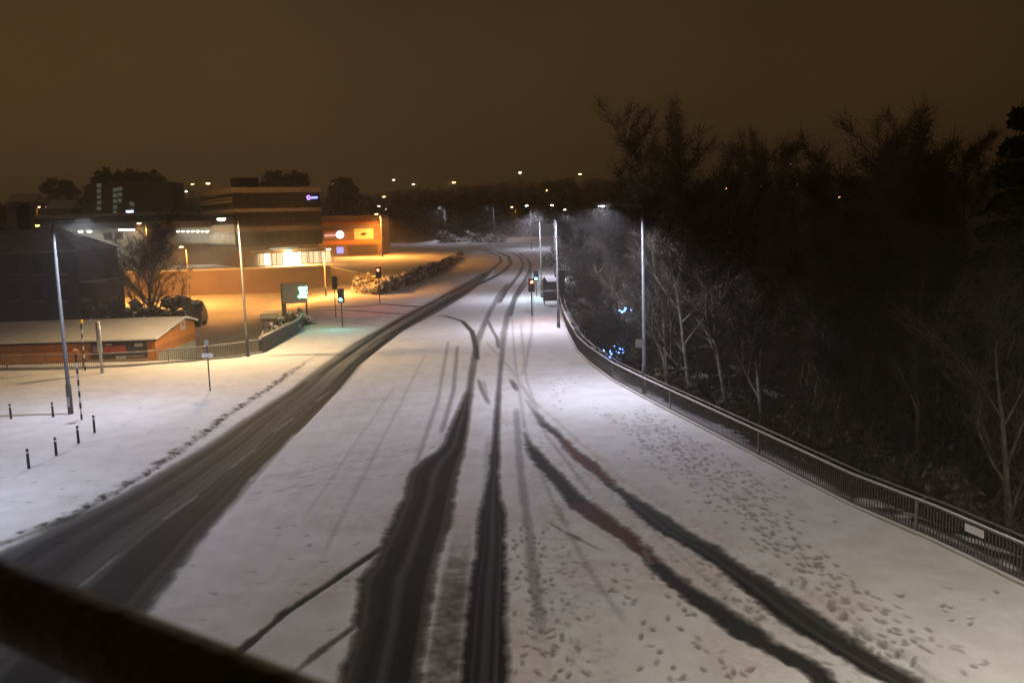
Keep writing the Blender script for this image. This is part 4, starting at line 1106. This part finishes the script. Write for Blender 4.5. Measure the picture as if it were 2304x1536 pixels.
# office
ang = math.radians(34)
C0 = Vector((X_at(529, 158, 8), 158, 0)); fd = Vector((math.cos(ang), math.sin(ang), 0)); ld = Vector((-math.sin(ang), math.cos(ang), 0))
def k_for(px, d, z=9):
    lo, hi = 0, 60
    f = lambda k: (lambda v: v.dot(RTV) / v.dot(fw) * F + 1152)(C0 + d * k + Vector((0, 0, z)) - CAM)
    inc = f(10) > f(0)
    for _ in range(50):
        mmm = (lo + hi) / 2
        if (f(mmm) < px) == inc: lo = mmm
        else: hi = mmm
    return lo
WF = k_for(724, fd); WL = k_for(456, ld)
WL = min(max(WL, 14), 26)
zz = lambda py: at_y(529, py, 158).z
off = thing('office_block', (C0.x, C0.y, ZT), 'four-storey office block with dark window bands and a blue sign, the tallest building', 'building')
ctr = C0 + fd * WF / 2 + ld * WL / 2
def slab(name, z0, z1, grow_, m_, parent=off, wf=WF, wl=WL):
    mb = MB(); mb.box((ctr.x, ctr.y, (z0 + z1) / 2), (wf + grow_ * 2, wl + grow_ * 2, z1 - z0), ang); return mb.build(name, m_, parent)
top = zz(421)
slab('parapet', zz(433.5), top, .12, M_CONC)
slab('window_band', zz(470), zz(433.5) - .003, 0, M_SPAND)
slab('concrete_band', zz(477.5), zz(470) - .003, .10, M_CONC)
slab('window_band', zz(511), zz(477.5) - .003, 0, M_SPAND)
slab('concrete_band', zz(522), zz(511) - .003, .10, mat('brown_concrete', (.20, .17, .14), .85, var=.2, scale=1))
slab('window_band', zz(556), zz(522) - .003, 0, M_SPAND)
slab('ground_floor', ZT, zz(556) - .003, -.6, M_BRICK)
slab('roof', top - .25, top - .12, -.3, M_SNOWSOFT)
# window rows on the front and left faces (each storey's glazing one strip of panes)
def face_box(name, k0, k1, d, n, z0, z1, out, th, m_, parent=off):
    a = C0 + d * k0 + n * out; b = C0 + d * k1 + n * out; mid = (a + b) / 2
    mb = MB(); mb.box((mid.x, mid.y, (z0 + z1) / 2), (k1 - k0, th, z1 - z0), math.atan2(d.y, d.x)); return mb.build(name, m_, parent)
nf_ = -ld; nl_ = -fd
for (ya, yb) in ((464, 439), (505, 483), (549, 528)):
    n = 9
    for i in range(n):
        g = WF / n
        fr = face_box('window', g * i + .12, g * (i + 1) - .12, fd, nf_, zz(ya), zz(yb), .01, .05, M_GLASS)
    for i in range(7):
        g = WL / 7
        face_box('window', g * i + .15, g * (i + 1) - .15, ld, nl_, zz(ya), zz(yb), .01, .05, M_GLASS if ya != 549 else E_OFFICE)
for (ya, yb) in ((455, 449), (447, 443)):
    face_box('stone_stripe', .2, WL - .2, ld, nl_, zz(ya), zz(yb), .06, .06, M_CONC)
# roof plant room
pc = C0 + fd * 3.6 + ld * 4; m = MB(); m.box((pc.x, pc.y, top + .85), (4.0, 3.4, 1.9), ang); m.build('plant_room', M_SPAND, off)
# blue script sign
def face_pt(k, z, o=.12): return C0 + fd * k + nf_ * o + Vector((0, 0, z))
kz = k_for(690, fd, zz(445)); kz1 = k_for(714, fd, zz(445)); zc = at_y(702, 444.5, C0.y + fd.y * (kz + kz1) / 2).z; sw = kz1 - kz
m = MB(); pts = [face_pt(kz + sw * (.16 + .14 * math.cos(a)), zc + .32 * math.sin(a)) for a in [math.radians(q) for q in range(50, 330, 20)]]
m.tube(pts, .09, 6); m.build('sign_initial', E_VIOLET, off)
m = MB(); pts = [face_pt(kz + sw * (.26 + .72 * i / 26), zc - .05 + .17 * math.sin(i * 1.25) + .05 * i / 26) for i in range(27)]
m.tube(pts, .085, 6); m.build('sign_script', E_BLUE, off)
# lit entrance
ka = k_for(576, fd, 4); kb = k_for(740, fd, 4); kb = min(kb, WF + 1.5)
zcan = zz(572)
n = 12
for i in range(n):
    g = (kb - ka) / n
    face_box('shop_window', ka + g * i + .08, ka + g * (i + 1) - .08, fd, nf_, ZT + .25, zcan - .1, .9, .06, (E_SHOPH if i in (1, 4, 5, 6) else E_SHOP))
face_box('mullions', ka, kb, fd, nf_, ZT, ZT + .24, .88, .1, M_CONC)
face_box('canopy', ka - 1.2, kb, fd, nf_, zcan, zcan + .35, 1.0, 2.0, M_CONC)
face_box('canopy_snow', ka - 1.1, kb - .1, fd, nf_, zcan + .353, zcan + .48, 1.0, 1.9, M_SNOW)
face_box('fascia_light', ka + 2.2, ka + 7.5, fd, nf_, zcan + .55, zcan + .85, 1.1, .1, E_TEAL)
for i in range(7): 
    kk = ka + (kb - ka) * i / 6; q = C0 + fd * kk + nf_ * 1.75
    m = MB(); m.tube([(q.x, q.y, ZT), (q.x, q.y, zcan)], .09, 8); m.build('column', M_CONC, off)
kl_ = k_for(640, fd, 4); q = C0 + fd * kl_ + nf_ * 2.35
m = MB(); m.box((q.x, q.y, zcan + .12), (.7, .3, .4), ang); fl = m.build('floodlight', E_SODW, off)
lamp_light('light_source', off, (q.x + nf_.x * .5, q.y + nf_.y * .5, zcan - .1), (1.0, .44, .10), 12000, 'SPOT', spread=150, radius=.3, direction=(nf_.x, nf_.y, -1.6))
lamp_light('light_source', off, (q.x + nf_.x * 1.2, q.y + nf_.y * 1.2, zcan + .3), (1.0, .44, .10), 500, 'POINT', radius=.3)
# annex to the left of the office
AY = 171; ax0 = X_at(375, AY, 5); ax1 = X_at(527, AY, 5)
an = thing('annex_building', (ax0, AY, ZT), 'low flat-roofed annex with a row of small ceiling lights joined to the office block', 'building')
za = lambda py: at_y(450, py, AY).z
m = MB(); m.box(((ax0 + ax1) / 2, AY + 5, (za(512) + za(548)) / 2), (ax1 - ax0, 9, za(512) - za(548))); m.build('upper_wall', M_PALEW, an)
m = MB(); m.box(((ax0 + ax1) / 2, AY + 4.2, za(505)), (ax1 - ax0 + 1, 11, za(497) - za(512))); m.build('roof', M_CONC, an)
m = MB(); m.box(((ax0 + ax1) / 2, AY + 5.4, (ZT + za(548)) / 2), (ax1 - ax0, 8, za(548) - ZT)); m.build('lower_wall', M_BRICK, an)
n = 10
for i in range(n):
    xx = ax0 + (ax1 - ax0) * (i + .5) / n
    if i >= 3:
        m = MB(); m.box((xx, AY + .45, za(536)), ((ax1 - ax0) / n * .8, .06, za(526) - za(546))); m.build('window', E_OFFICE, an)
for i in range(9):
    g = at_y(402 + 11 * i, 521, AY - .3); m = MB(); m.sphere((g.x, AY - .6, g.z), .16, 10, 6, (1.6, 1, .5)); m.build('ceiling_light', E_WHITEFAR, an)
g = at_y(495, 572, AY); m = MB(); m.box((g.x, AY + 1.3, g.z), (2.6, .08, 2.0)); m.build('lit_window', E_OFFICE, an)
lamp_light('light_source', an, (at_y(450, 525, AY).x, AY - .9, za(525)), (.95, .95, .8), 160, 'AREA', 3, 170, (0, -.5, -1))
# leisure building
LY = 190; zl = lambda py: at_y(790, py, LY).z
bx0 = X_at(716, LY, 6); bx1 = X_at(857, LY, 6)
lb = thing('leisure_building', (bx0, LY, ZT), 'dark leisure building with two orange bands, a red sign and a cream billboard', 'building')
m = MB(); m.box(((bx0 + bx1) / 2, LY + 7, (ZT + zl(487)) / 2), (bx1 - bx0, 14, zl(487) - ZT)); m.build('wall', mat('brown_cladding', (.16, .10, .06), .7, var=.15, scale=1), lb)
m = MB(); m.box(((bx0 + bx1) / 2, LY + 7, zl(487) + .1), (bx1 - bx0 - .4, 13.6, .18)); m.build('roof', M_SNOWSOFT, lb)
for ya, yb in ((498.5, 505.5), (541, 549)):
    m = MB(); m.box(((bx0 + bx1) / 2, LY - .06, (zl(ya) + zl(yb)) / 2), (bx1 - bx0 + .1, .16, zl(ya) - zl(yb))); m.build('orange_band', M_ORANGE, lb)
m = MB(); m.box(((bx0 + bx1) / 2 + 1, LY - .08, zl(508.5)), (bx1 - bx0 - 1, .2, .12)); m.build('ledge', M_PALE, lb)
def lbox(name, xa, ya, xb, yb, m_, o=.1, parent=lb, th=.1):
    a = at_y(xa, ya, LY - o); b = at_y(xb, yb, LY - o); mb = MB(); mb.box(((a.x + b.x) / 2, LY - o, (a.z + b.z) / 2), (abs(b.x - a.x), th, abs(a.z - b.z))); return mb.build(name, m_, parent)
rs_ = lbox('red_sign', 729, 521, 778, 537, E_REDP, .1)
a = at_y(765, 528, LY - .2); m = MB(); m.tube([(a.x, LY - .17, a.z), (a.x, LY - .30, a.z)], .78, 20); m.build('disc', E_DISC, rs_)
R = random.Random(5)
for i in range(9): lbox('letter', 730 + i * 3, 528.6 - R.random() * 1.2 - i * .15, 732 + i * 3, 532.6 - i * .12, E_PINK, .19, rs_, .04)
bb = lbox('billboard', 797, 515.5, 840, 537.5, M_CREAM, .1)
lbox('billboard_frame', 795.5, 514, 841.5, 539, M_CONC, .055, bb, .04)
m = MB(); g = at_y(818, 527, LY - .17); m.sphere((g.x, LY - .15, g.z), .42, 14, 8, (1.7, .06, .55)); m.sphere((g.x + .1, LY - .15, g.z + .22), .3, 14, 8, (1.3, .06, .7)); m.build('emblem', M_SPAND, bb)
lbox('blue_poster', 757, 556, 773, 570, E_BLUEP, .08)
lbox('door', 783, 553, 850, 571, M_SPAND, .02)
sodium_lamp(739, 561, 122, -.4, 'orange lamp of the side road in front of the leisure building corner', SG, .5, 1, 15000)
# hedge bank between the car park and the road
HB = [ground_pt(*q) for q in ((795, 662), (850, 664), (905, 650), (960, 628), (1005, 606), (1042, 584))]
HT = [Vector(EDGE[-2]), Vector(EDGE[-1])] + [Vector(q) for q in REAR[:4]]
bk = thing('planted_bank', HB[0], 'dark snow-flecked hedge bank between the orange-lit car park and the road', 'hedge')
m = MB(); V = []
for i in range(len(HB)): V += [HB[i] - Vector((.6, 0, .25)), HT[i] + Vector((0, 0, .05)), HT[i] + Vector((-.8, 0, .10)), HT[i] + Vector((-.8, 0, -2.5))]
m.add(V, [f for i in range(len(HB) - 1) for f in ((4 * i, 4 * i + 4, 4 * i + 5, 4 * i + 1), (4 * i + 1, 4 * i + 5, 4 * i + 6, 4 * i + 2), (4 * i + 2, 4 * i + 6, 4 * i + 7, 4 * i + 3))])
m.build('soil_slope', mat('snowy_soil', (.10, .09, .075), .95, var=.5, scale=1.3, col2=(.55, .54, .53)), bk)
rs = np.random.RandomState(8); C = []
for i in range(len(HB) - 1):
    for k in range(130):
        u, w = rs.rand(), rs.rand()
        q = HB[i].lerp(HB[i + 1], u).lerp(HT[i].lerp(HT[i + 1], u), w * 1.05); C.append((q.x, q.y, q.z + rs.uniform(.0, .38)))
C = np.array(C) - np.array(HB[0])
quads_mesh('foliage', leaves(C, 9500, rs, .42, .13), M_UNDER, bk)
quads_mesh('snowy_foliage', leaves(C[rs.rand(len(C)) < .35] + np.array([0, 0, .2]), 1000, rs, .5, .2, .5), M_SNOW, bk)
# snowy bushes at the bend
BG = 'snow-laden bushes at the bend'
for px, py, D, rad, lab in ((1005, 537, 250, 2.4, 'snow-laden bush below the brightest white lamp at the bend'), (1032, 536, 252, 2.2, 'snow-laden bush right beside the end of the car park wall'), (1085, 540, 248, 2.3, 'snow-laden bush left of the grey lamp post at the bend'), (1112, 541, 246, 2.2, 'snow-laden bush at the foot of the grey lamp post at the bend'), (1060, 538, 256, 2.0, 'smaller darker bush between the two bright snowy clumps')):
    shrub(px, py, D, rad * 1.6, lab, 1700, M_HEDGE, .35, 1.0, BG, 'snowy_bush')
for px, py, D, rad, lab in ((1286, 640, 104, 1.9, 'snow-flecked bush at the top of the slope right of the road sign'), (1300, 590, 132, 3.2, 'pale brownish bush on the far right verge behind the sign post'), (1285, 560, 160, 4.0, 'tall pale bush at the far right verge under the white lamp'), (1240, 560, 235, 4.5, 'dark bush at the outside of the bend behind the lamp posts'), (1165, 545, 262, 4.5, 'dark bush at the bend under the single orange lamp')):
    shrub(px, py, D, rad, lab, 2600, M_HEDGE, .16, .8, 'bushes along the right verge', 'bush')

# ------------------------------------------------------------------ far left buildings
SY = 236; s0 = X_at(60, SY, 5); s1 = X_at(400, SY, 5); zsb = lambda py: at_y(250, py, SY).z
sb_ = thing('shopping_centre', (s0, SY, ZT), 'long low shopping centre with a flat snowy roof behind the dark house', 'building')
m = MB(); m.box(((s0 + s1) / 2, SY + 8, (ZT + zsb(500)) / 2), (s1 - s0, 14, zsb(500) - ZT)); m.build('wall', M_PALEW, sb_)
m = MB(); m.box(((s0 + s1) / 2, SY + 7, zsb(484)), (s1 - s0 + 2, 17, .5)); m.build('roof', M_CONC, sb_)
m = MB(); m.box(((s0 + s1) / 2, SY + 7, zsb(484) + .33), (s1 - s0 + 1.6, 16.6, .15)); m.build('snow_cover', M_SNOWSOFT, sb_)
m = MB(); m.box(((s0 + s1) / 2, SY + 8, (zsb(500) + zsb(486)) / 2), (s1 - s0 - 3, 12, zsb(486) - zsb(500))); m.build('clerestory', M_SPAND, sb_)
m = MB(); m.box(((s0 + s1) / 2, SY - 1.2, zsb(513)), (s1 - s0, 3.6, .7)); m.build('canopy', M_CONC, sb_)
for px, py in ((159, 522), (183, 521), (203, 521), (273, 517), (283, 517), (294, 517), (300, 517)):
    g = at_y(px, py, SY - 2); m = MB(); m.box((g.x, SY - 2.4, g.z), (.9, .3, .28)); m.build('canopy_light', E_WHITEFAR, sb_)
for k in range(14):
    xx = s0 + (s1 - s0) * (k + .5) / 14; m = MB(); m.box((xx, SY + .97, zsb(532)), ((s1 - s0) / 14 * .8, .06, 1.9)); m.build('shop_window', E_OFFICE if k in (3, 4, 5, 6, 9, 10) else M_GLASS, sb_)
lamp_light('light_source', sb_, (at_y(240, 520, SY).x, SY - 4, zsb(512)), (.9, 1, .9), 900, 'AREA', 12, 170, (0, -.4, -1))
# block of flats
PY = 330; f0 = X_at(200, PY, 15); f1 = X_at(392, PY, 15); zf = lambda py: at_y(300, py, PY).z
fb = thing('block_of_flats', (f0, PY, 4), 'dim block of flats with lit stairwells under the far trees', 'building')
m = MB(); m.box(((f0 + f1) / 2, PY + 6, (4 + zf(412)) / 2 - 2), (f1 - f0, 12, zf(412) - 4 + 4)); m.build('wall', M_CONCD, fb)
for px, ya in ((223, 410), (259, 420), (270, 418), (297, 452)):
    for k in range(5 if px < 260 else 3):
        g = at_y(px, ya + 7 + 13 * k, PY); m = MB(); m.box((g.x, PY - .05, g.z), (1.5 if k else 1.7, .1, 1.4)); m.build('stair_window', E_STAIR, fb)
g = at_y(292, 476, PY - 60); t = thing('lit_sign', (g.x, PY - 60, g.z), 'tiny blue-white lit sign above the shopping centre roof', 'sign')
m = MB(); m.box((g.x, PY - 60, g.z), (2.2, .2, .7)); m.build('panel', emit('bluewhite_sign', (.6, .7, 1), 3), t)
m = MB(); m.box((g.x, PY - 59.8, g.z - 3), (.3, .2, 6)); m.build('post', M_DARKM, t)
for px, py, ya, lab in ((145, 470, 455, 'small dim block with pale gable left of the flats'), (60, 455, 430, 'dim snowy-roofed house beyond the dark house chimneys')):
    D = 320; g = at_y(px, py, D); w = 9
    t = thing('distant_house', (g.x, D, 4), lab, 'house')
    m = MB(); m.box((g.x, D, g.z / 2 + 2), (w, 8, g.z - 4)); m.build('wall', M_CONCD, t)
    m = MB(); m.add([(g.x - w / 2 - .3, D - 4.3, g.z), (g.x + w / 2 + .3, D - 4.3, g.z), (g.x + w / 2 + .3, D + 4.3, g.z), (g.x - w / 2 - .3, D + 4.3, g.z), (g.x - w / 2 - .3, D, g.z + 3), (g.x + w / 2 + .3, D, g.z + 3)], [(0, 1, 5, 4), (2, 3, 4, 5), (0, 4, 3), (1, 2, 5), (3, 2, 1, 0)]); m.build('roof', M_SNOWSOFT, t)

# parked cars of the side road (two dim shapes)
def car(px, py, D, z, label):
    g = at_y(px, py, D); t = thing('parked_car', (g.x, D, z), label, 'car', 'cars parked on the side road')
    prof = [(-2.1, .35), (-2.1, .78), (-1.95, .86), (-1.3, .92), (-.85, 1.38), (.75, 1.42), (1.45, .98), (2.05, .85), (2.12, .4)]
    m = MB(); k = len(prof); v = [(g.x + a, D - .8, z + b) for a, b in prof] + [(g.x + a, D + .8, z + b) for a, b in prof]
    m.add(v, [tuple(range(k)), tuple(range(2 * k - 1, k - 1, -1))] + [(i, i + k, (i + 1) % k + k, (i + 1) % k) for i in range(k)]); m.build('body', M_DARKM, t, bevel=.05)
    m = MB(); m.box((g.x - .05, D - .805, z + 1.12), (1.6, .02, .34)); m.build('window', M_GLASS, t)
    m = MB(); m.box((g.x - .05, D, z + 1.46), (1.6, 1.5, .12)); m.build('snow_cap', M_SNOW, t, bevel=.04)
    for a in (-1.35, 1.35):
        for s in (-.74, .74):
            m = MB(); m.tube([(g.x + a, D + s - .1, z + .32), (g.x + a, D + s + .1, z + .32)], .32, 14); m.build('wheel', M_BLACK, t)
car(236, 596, 143, -2.15, 'dark snow-topped parked car seen through the left tree')
car(187, 597, 143, -2.15, 'dark parked car close to the corner of the dark house')

# ------------------------------------------------------------------ hill, far wood, distant lamps
def hill():
    nx, ny = 90, 60; V = []
    for j in range(ny):
        y = 258 + (900 - 258) * (j / (ny - 1)) ** 1.6
        for i in range(nx):
            x = (i / (nx - 1) - .5) * 2 * (300 + .8 * y)
            h = float(base_z(y)) * (1 - .35 * max(0, (y - 900) / 600)) + 10 * float(vnoise(np.array(x), np.array(y), 160, 14) - .5) * min(1, (y - 258) / 150)
            V.append((x, y, h - .05))
    m = MB(); m.add(V, [(j * nx + i, j * nx + i + 1, (j + 1) * nx + i + 1, (j + 1) * nx + i) for j in range(ny - 1) for i in range(nx - 1)])
    o = m.build('hillside', M_HILL, smooth=True); tag(o, kind='structure')
hill()
def hz(x, y): return float(base_z(y)) * (1 - .35 * max(0, (y - 900) / 600)) + 10 * float(vnoise(np.array(x), np.array(y), 160, 14) - .5) * min(1, (y - 258) / 150)
def farwood():
    rs = np.random.RandomState(9); C = []
    for i in range(1500):
        y = 268 + 600 * rs.rand() ** 1.2; x = (rs.rand() - .5) * 2 * (.62 * y + 20)
        if y < 300 and abs(x) < 30 and rs.rand() < .5: continue
        z = hz(x, y); h = rs.uniform(4, 10); n = 8
        for k in range(n):
            C.append((x + rs.normal(0, h * .22), y + rs.normal(0, h * .22), z + h * (.15 + .8 * rs.rand())))
    C = np.array(C)
    o = quads_mesh('distant_wood', leaves(C, 90000, rs, 2.2, .75), M_TWIG)
    tag(o, 'dark wooded hillside along the horizon behind the buildings and the bend', 'woodland', kind='stuff')
farwood()
BT = 'large far trees on the left skyline'
def bigfar(px, pytop, D, w, label):
    topz = at_y(px, pytop, D).z; x = X_at(px, D, topz); z = hz(x, D) if D > 262 else ZT; rs = np.random.RandomState(int(px))
    H = topz - z
    t = thing('distant_tree', (x, D, z), label, 'tree', BT)
    mb = MB(); mb.world = False; mb.tube([(0, 0, -1), (0, 0, H * .5), (0, 0, H * .9)], [.6, .4, .1], 6); mb.build('trunk', M_BARK, t)
    C = rs.normal(0, 1, (80, 3)); C /= np.linalg.norm(C, axis=1)[:, None]; C *= rs.uniform(.3, 1, (80, 1)) ** .5
    C = C * np.array([w / 2, w / 2, H * .36]) + np.array([0, 0, H * .62])
    quads_mesh('crown', leaves(C, 4200, rs, w * .13, .55), M_TWIG, t)
for a in ((228, 376, 345, 13, 'left one of three round-topped trees behind the block of flats'), (288, 374, 350, 14, 'middle round-topped tree behind the block of flats'), (340, 382, 345, 13, 'right one of three round-topped trees behind the block of flats'), (615, 378, 330, 12, 'round-topped tree just behind the office roof plant room'), (668, 380, 335, 12, 'round-topped tree behind the right end of the office roof'), (770, 400, 340, 12, 'lower far tree above the leisure building roof'), (130, 400, 345, 14, 'low broad tree left of the block of flats')): bigfar(*a)
# distant lamps: pole with a lit head
def far_lamp(px, py, white, place, D=None, s=1.0):
    D = D or 420 + (500 - py) * 4.0
    g = at_y(px, py, D)
    zg = min(hz(g.x, D), g.z - 3.0)
    t = thing('distant_lamp', (g.x, D, zg), ('tiny white lamp ' if white else 'tiny orange lamp ') + place, 'street lamp', 'distant street lamps on the hill')
    m = MB(); m.tube([(g.x, D, zg - 1), (g.x, D, g.z)], .12, 5); m.build('pole', M_DARKM, t)
    m = MB(); m.sphere((g.x, D, g.z), (.40 * s * D / 500), 8, 6, (1.9, .7, .55)); m.build('lamp_head', E_WHITEFAR if white else E_SODFAR, t)
    return t
FL = [(433, 415, 0, 'above the annex, left of the office roof'), (468, 413, 0, 'touching the skyline at the office roof corner', None, 1.5), (419, 431, 1, 'just below the orange one left of the office'), (614, 416, 1, 'over the middle of the office roof'), (751, 414, 1, 'in the trees right of the office block'), (886, 405, 1, 'high above the bright lamp of the leisure building'), (864, 443, 0, 'close above the bright lamp of the leisure building'), (868, 470, 1, 'right beside the bright lamp of the leisure building'), (852, 464, 1, 'just left above the bright lamp of the leisure building'), (930, 415, 1, 'faint, on the hill left of the bend'), (1021, 411, 0, 'on the hill straight above the brightest white lamp of the bend', None, 1.3), (1170, 389, 1, 'highest on the hill above the bend', None, 1.2), (1305, 392, 0, 'high at the left edge of the dark wood', None, 1.2), (1229, 429, 0, 'midway up the hill above the road sign'), (1345, 455, 0, 'beside the white lamp at the edge of the wood', None, 1.3), (1480, 453, 0, 'seen through the tallest bare tree'), (1582, 428, 0, 'left of a pair seen through the middle of the wood'), (1633, 424, 0, 'right of a pair seen through the middle of the wood'), (1708, 370, 1, 'bright and high in the middle of the wood', None, 1.2), (1778, 369, 1, 'high in the rounded crown'), (1713, 419, 1, 'faint, below the bright high one in the wood'), (1796, 414, 1, 'faint, below the rounded crown'), (2030, 364, 0, 'alone high in the right part of the wood'), (103, 467, 0, 'second of the row above the dark house roof', 330), (114, 467, 0, 'third of the row above the dark house roof', 330), (129, 466, 0, 'last of the row above the dark house roof', 330), (1890, 444, 0, 'low under the notch of the wood'), (1242, 462, 1, 'faint, between the two lamp posts by the road sign', 300), (1271, 472, 1, 'just right of the lamp posts at the road sign', 200, .8), (1185, 463, 1, 'at the left of the lamp post with the glowing cone', 280)]
for a in FL:
    D = a[4] if len(a) > 4 else None
    if a[0] > 1460 and not D: D = 260
    far_lamp(a[0], a[1], a[2], a[3], D, (a[5] if len(a) > 5 else 1.0))
# the lone white lamp by the wood with a cone of light in the snow mist
x = X_at(1392, 118, -1)
led_lamp(1392, 118, 'lone white lamp at the edge of the wood lighting the mist below it', RG, arm=.9, dirx=-1, z0=-.9, lit=E_LEDFAR, H=11.6, power=1200, tilt=-.15)
# blue lights in the wood
for px, py, D, lab in ((1405, 703, 72, 'upper cluster of blue lights glowing among the branches left of the near lamp post'), (1391, 786, 61, 'larger lower cluster of blue lights just behind the railing corner'), (1364, 796, 60, 'smaller lower blue light closest to the railing corner')):
    g = at_y(px, py, D); t = thing('blue_lights', g, lab, 'lights', 'blue lights in the wood'); R = random.Random(px)
    m = MB(); m.world = False; pts = [Vector((R.gauss(0, .28), R.gauss(0, .2), R.gauss(0, .18))) for _ in range(7)]; m.tube(pts, .012, 4); m.tube([(0, 0, -.2), (0, 0, -2.6)], .03, 5); m.build('cable', M_BLACK, t)
    for q in pts:
        m = MB(); m.world = False; m.sphere(q, .075, 8, 6); m.build('bulb', E_BLUEL, t)
    lamp_light('light_source', t, g + Vector((0, -.3, .3)), (.12, .28, 1.0), 60, 'POINT', radius=.2)

# ------------------------------------------------------------------ footbridge handrail in the foreground
# the axis follows from the two edges of the bar: horizontal, slanting away to the left
VP = ray(-1742, 587); VP.z = 0; VP.normalize()
def perp(px, py):
    q = ray(px, py); q = q - VP * q.dot(VP); return q.normalized()
u1, u2 = perp(360, 1391), perp(30, 1462)
half = u1.angle(u2) / 2
AX = CAM + (u1 + u2).normalized() * (.030 / math.sin(half))
A_ = AX + VP * 2.2; B_ = AX - VP * 1.6
t = thing('bridge_railing', (A_.x, A_.y, 7.6), 'thick dark out-of-focus handrail of the footbridge crossing the bottom left corner', 'railing')
m = MB(); m.tube([A_, A_.lerp(B_, .25), A_.lerp(B_, .5), B_], .030, 32); m.build('handrail', M_FRAIL, t, smooth=True)
for q in (A_, B_):
    m = MB(); m.box((q.x, q.y, (q.z - .035 + 7.5) / 2), (.05, .05, q.z - .035 - 7.5)); m.build('post', M_FRAIL, t)

# ------------------------------------------------------------------ snow mist
if HAZE > 0:
    m, tn, b = new_mat('snow_mist'); tn.nodes.clear()
    vo = tn.nodes.new('ShaderNodeVolumePrincipled'); out = tn.nodes.new('ShaderNodeOutputMaterial')
    vo.inputs['Color'].default_value = (.92, .90, .86, 1); vo.inputs['Density'].default_value = HAZE; vo.inputs['Anisotropy'].default_value = .6
    tn.links.new(vo.outputs[0], out.inputs['Volume'])
    mb = MB(); mb.box((0, 430, 27.5), (2200, 1010, 71)); o = mb.build('haze', m); tag(o, kind='stuff')
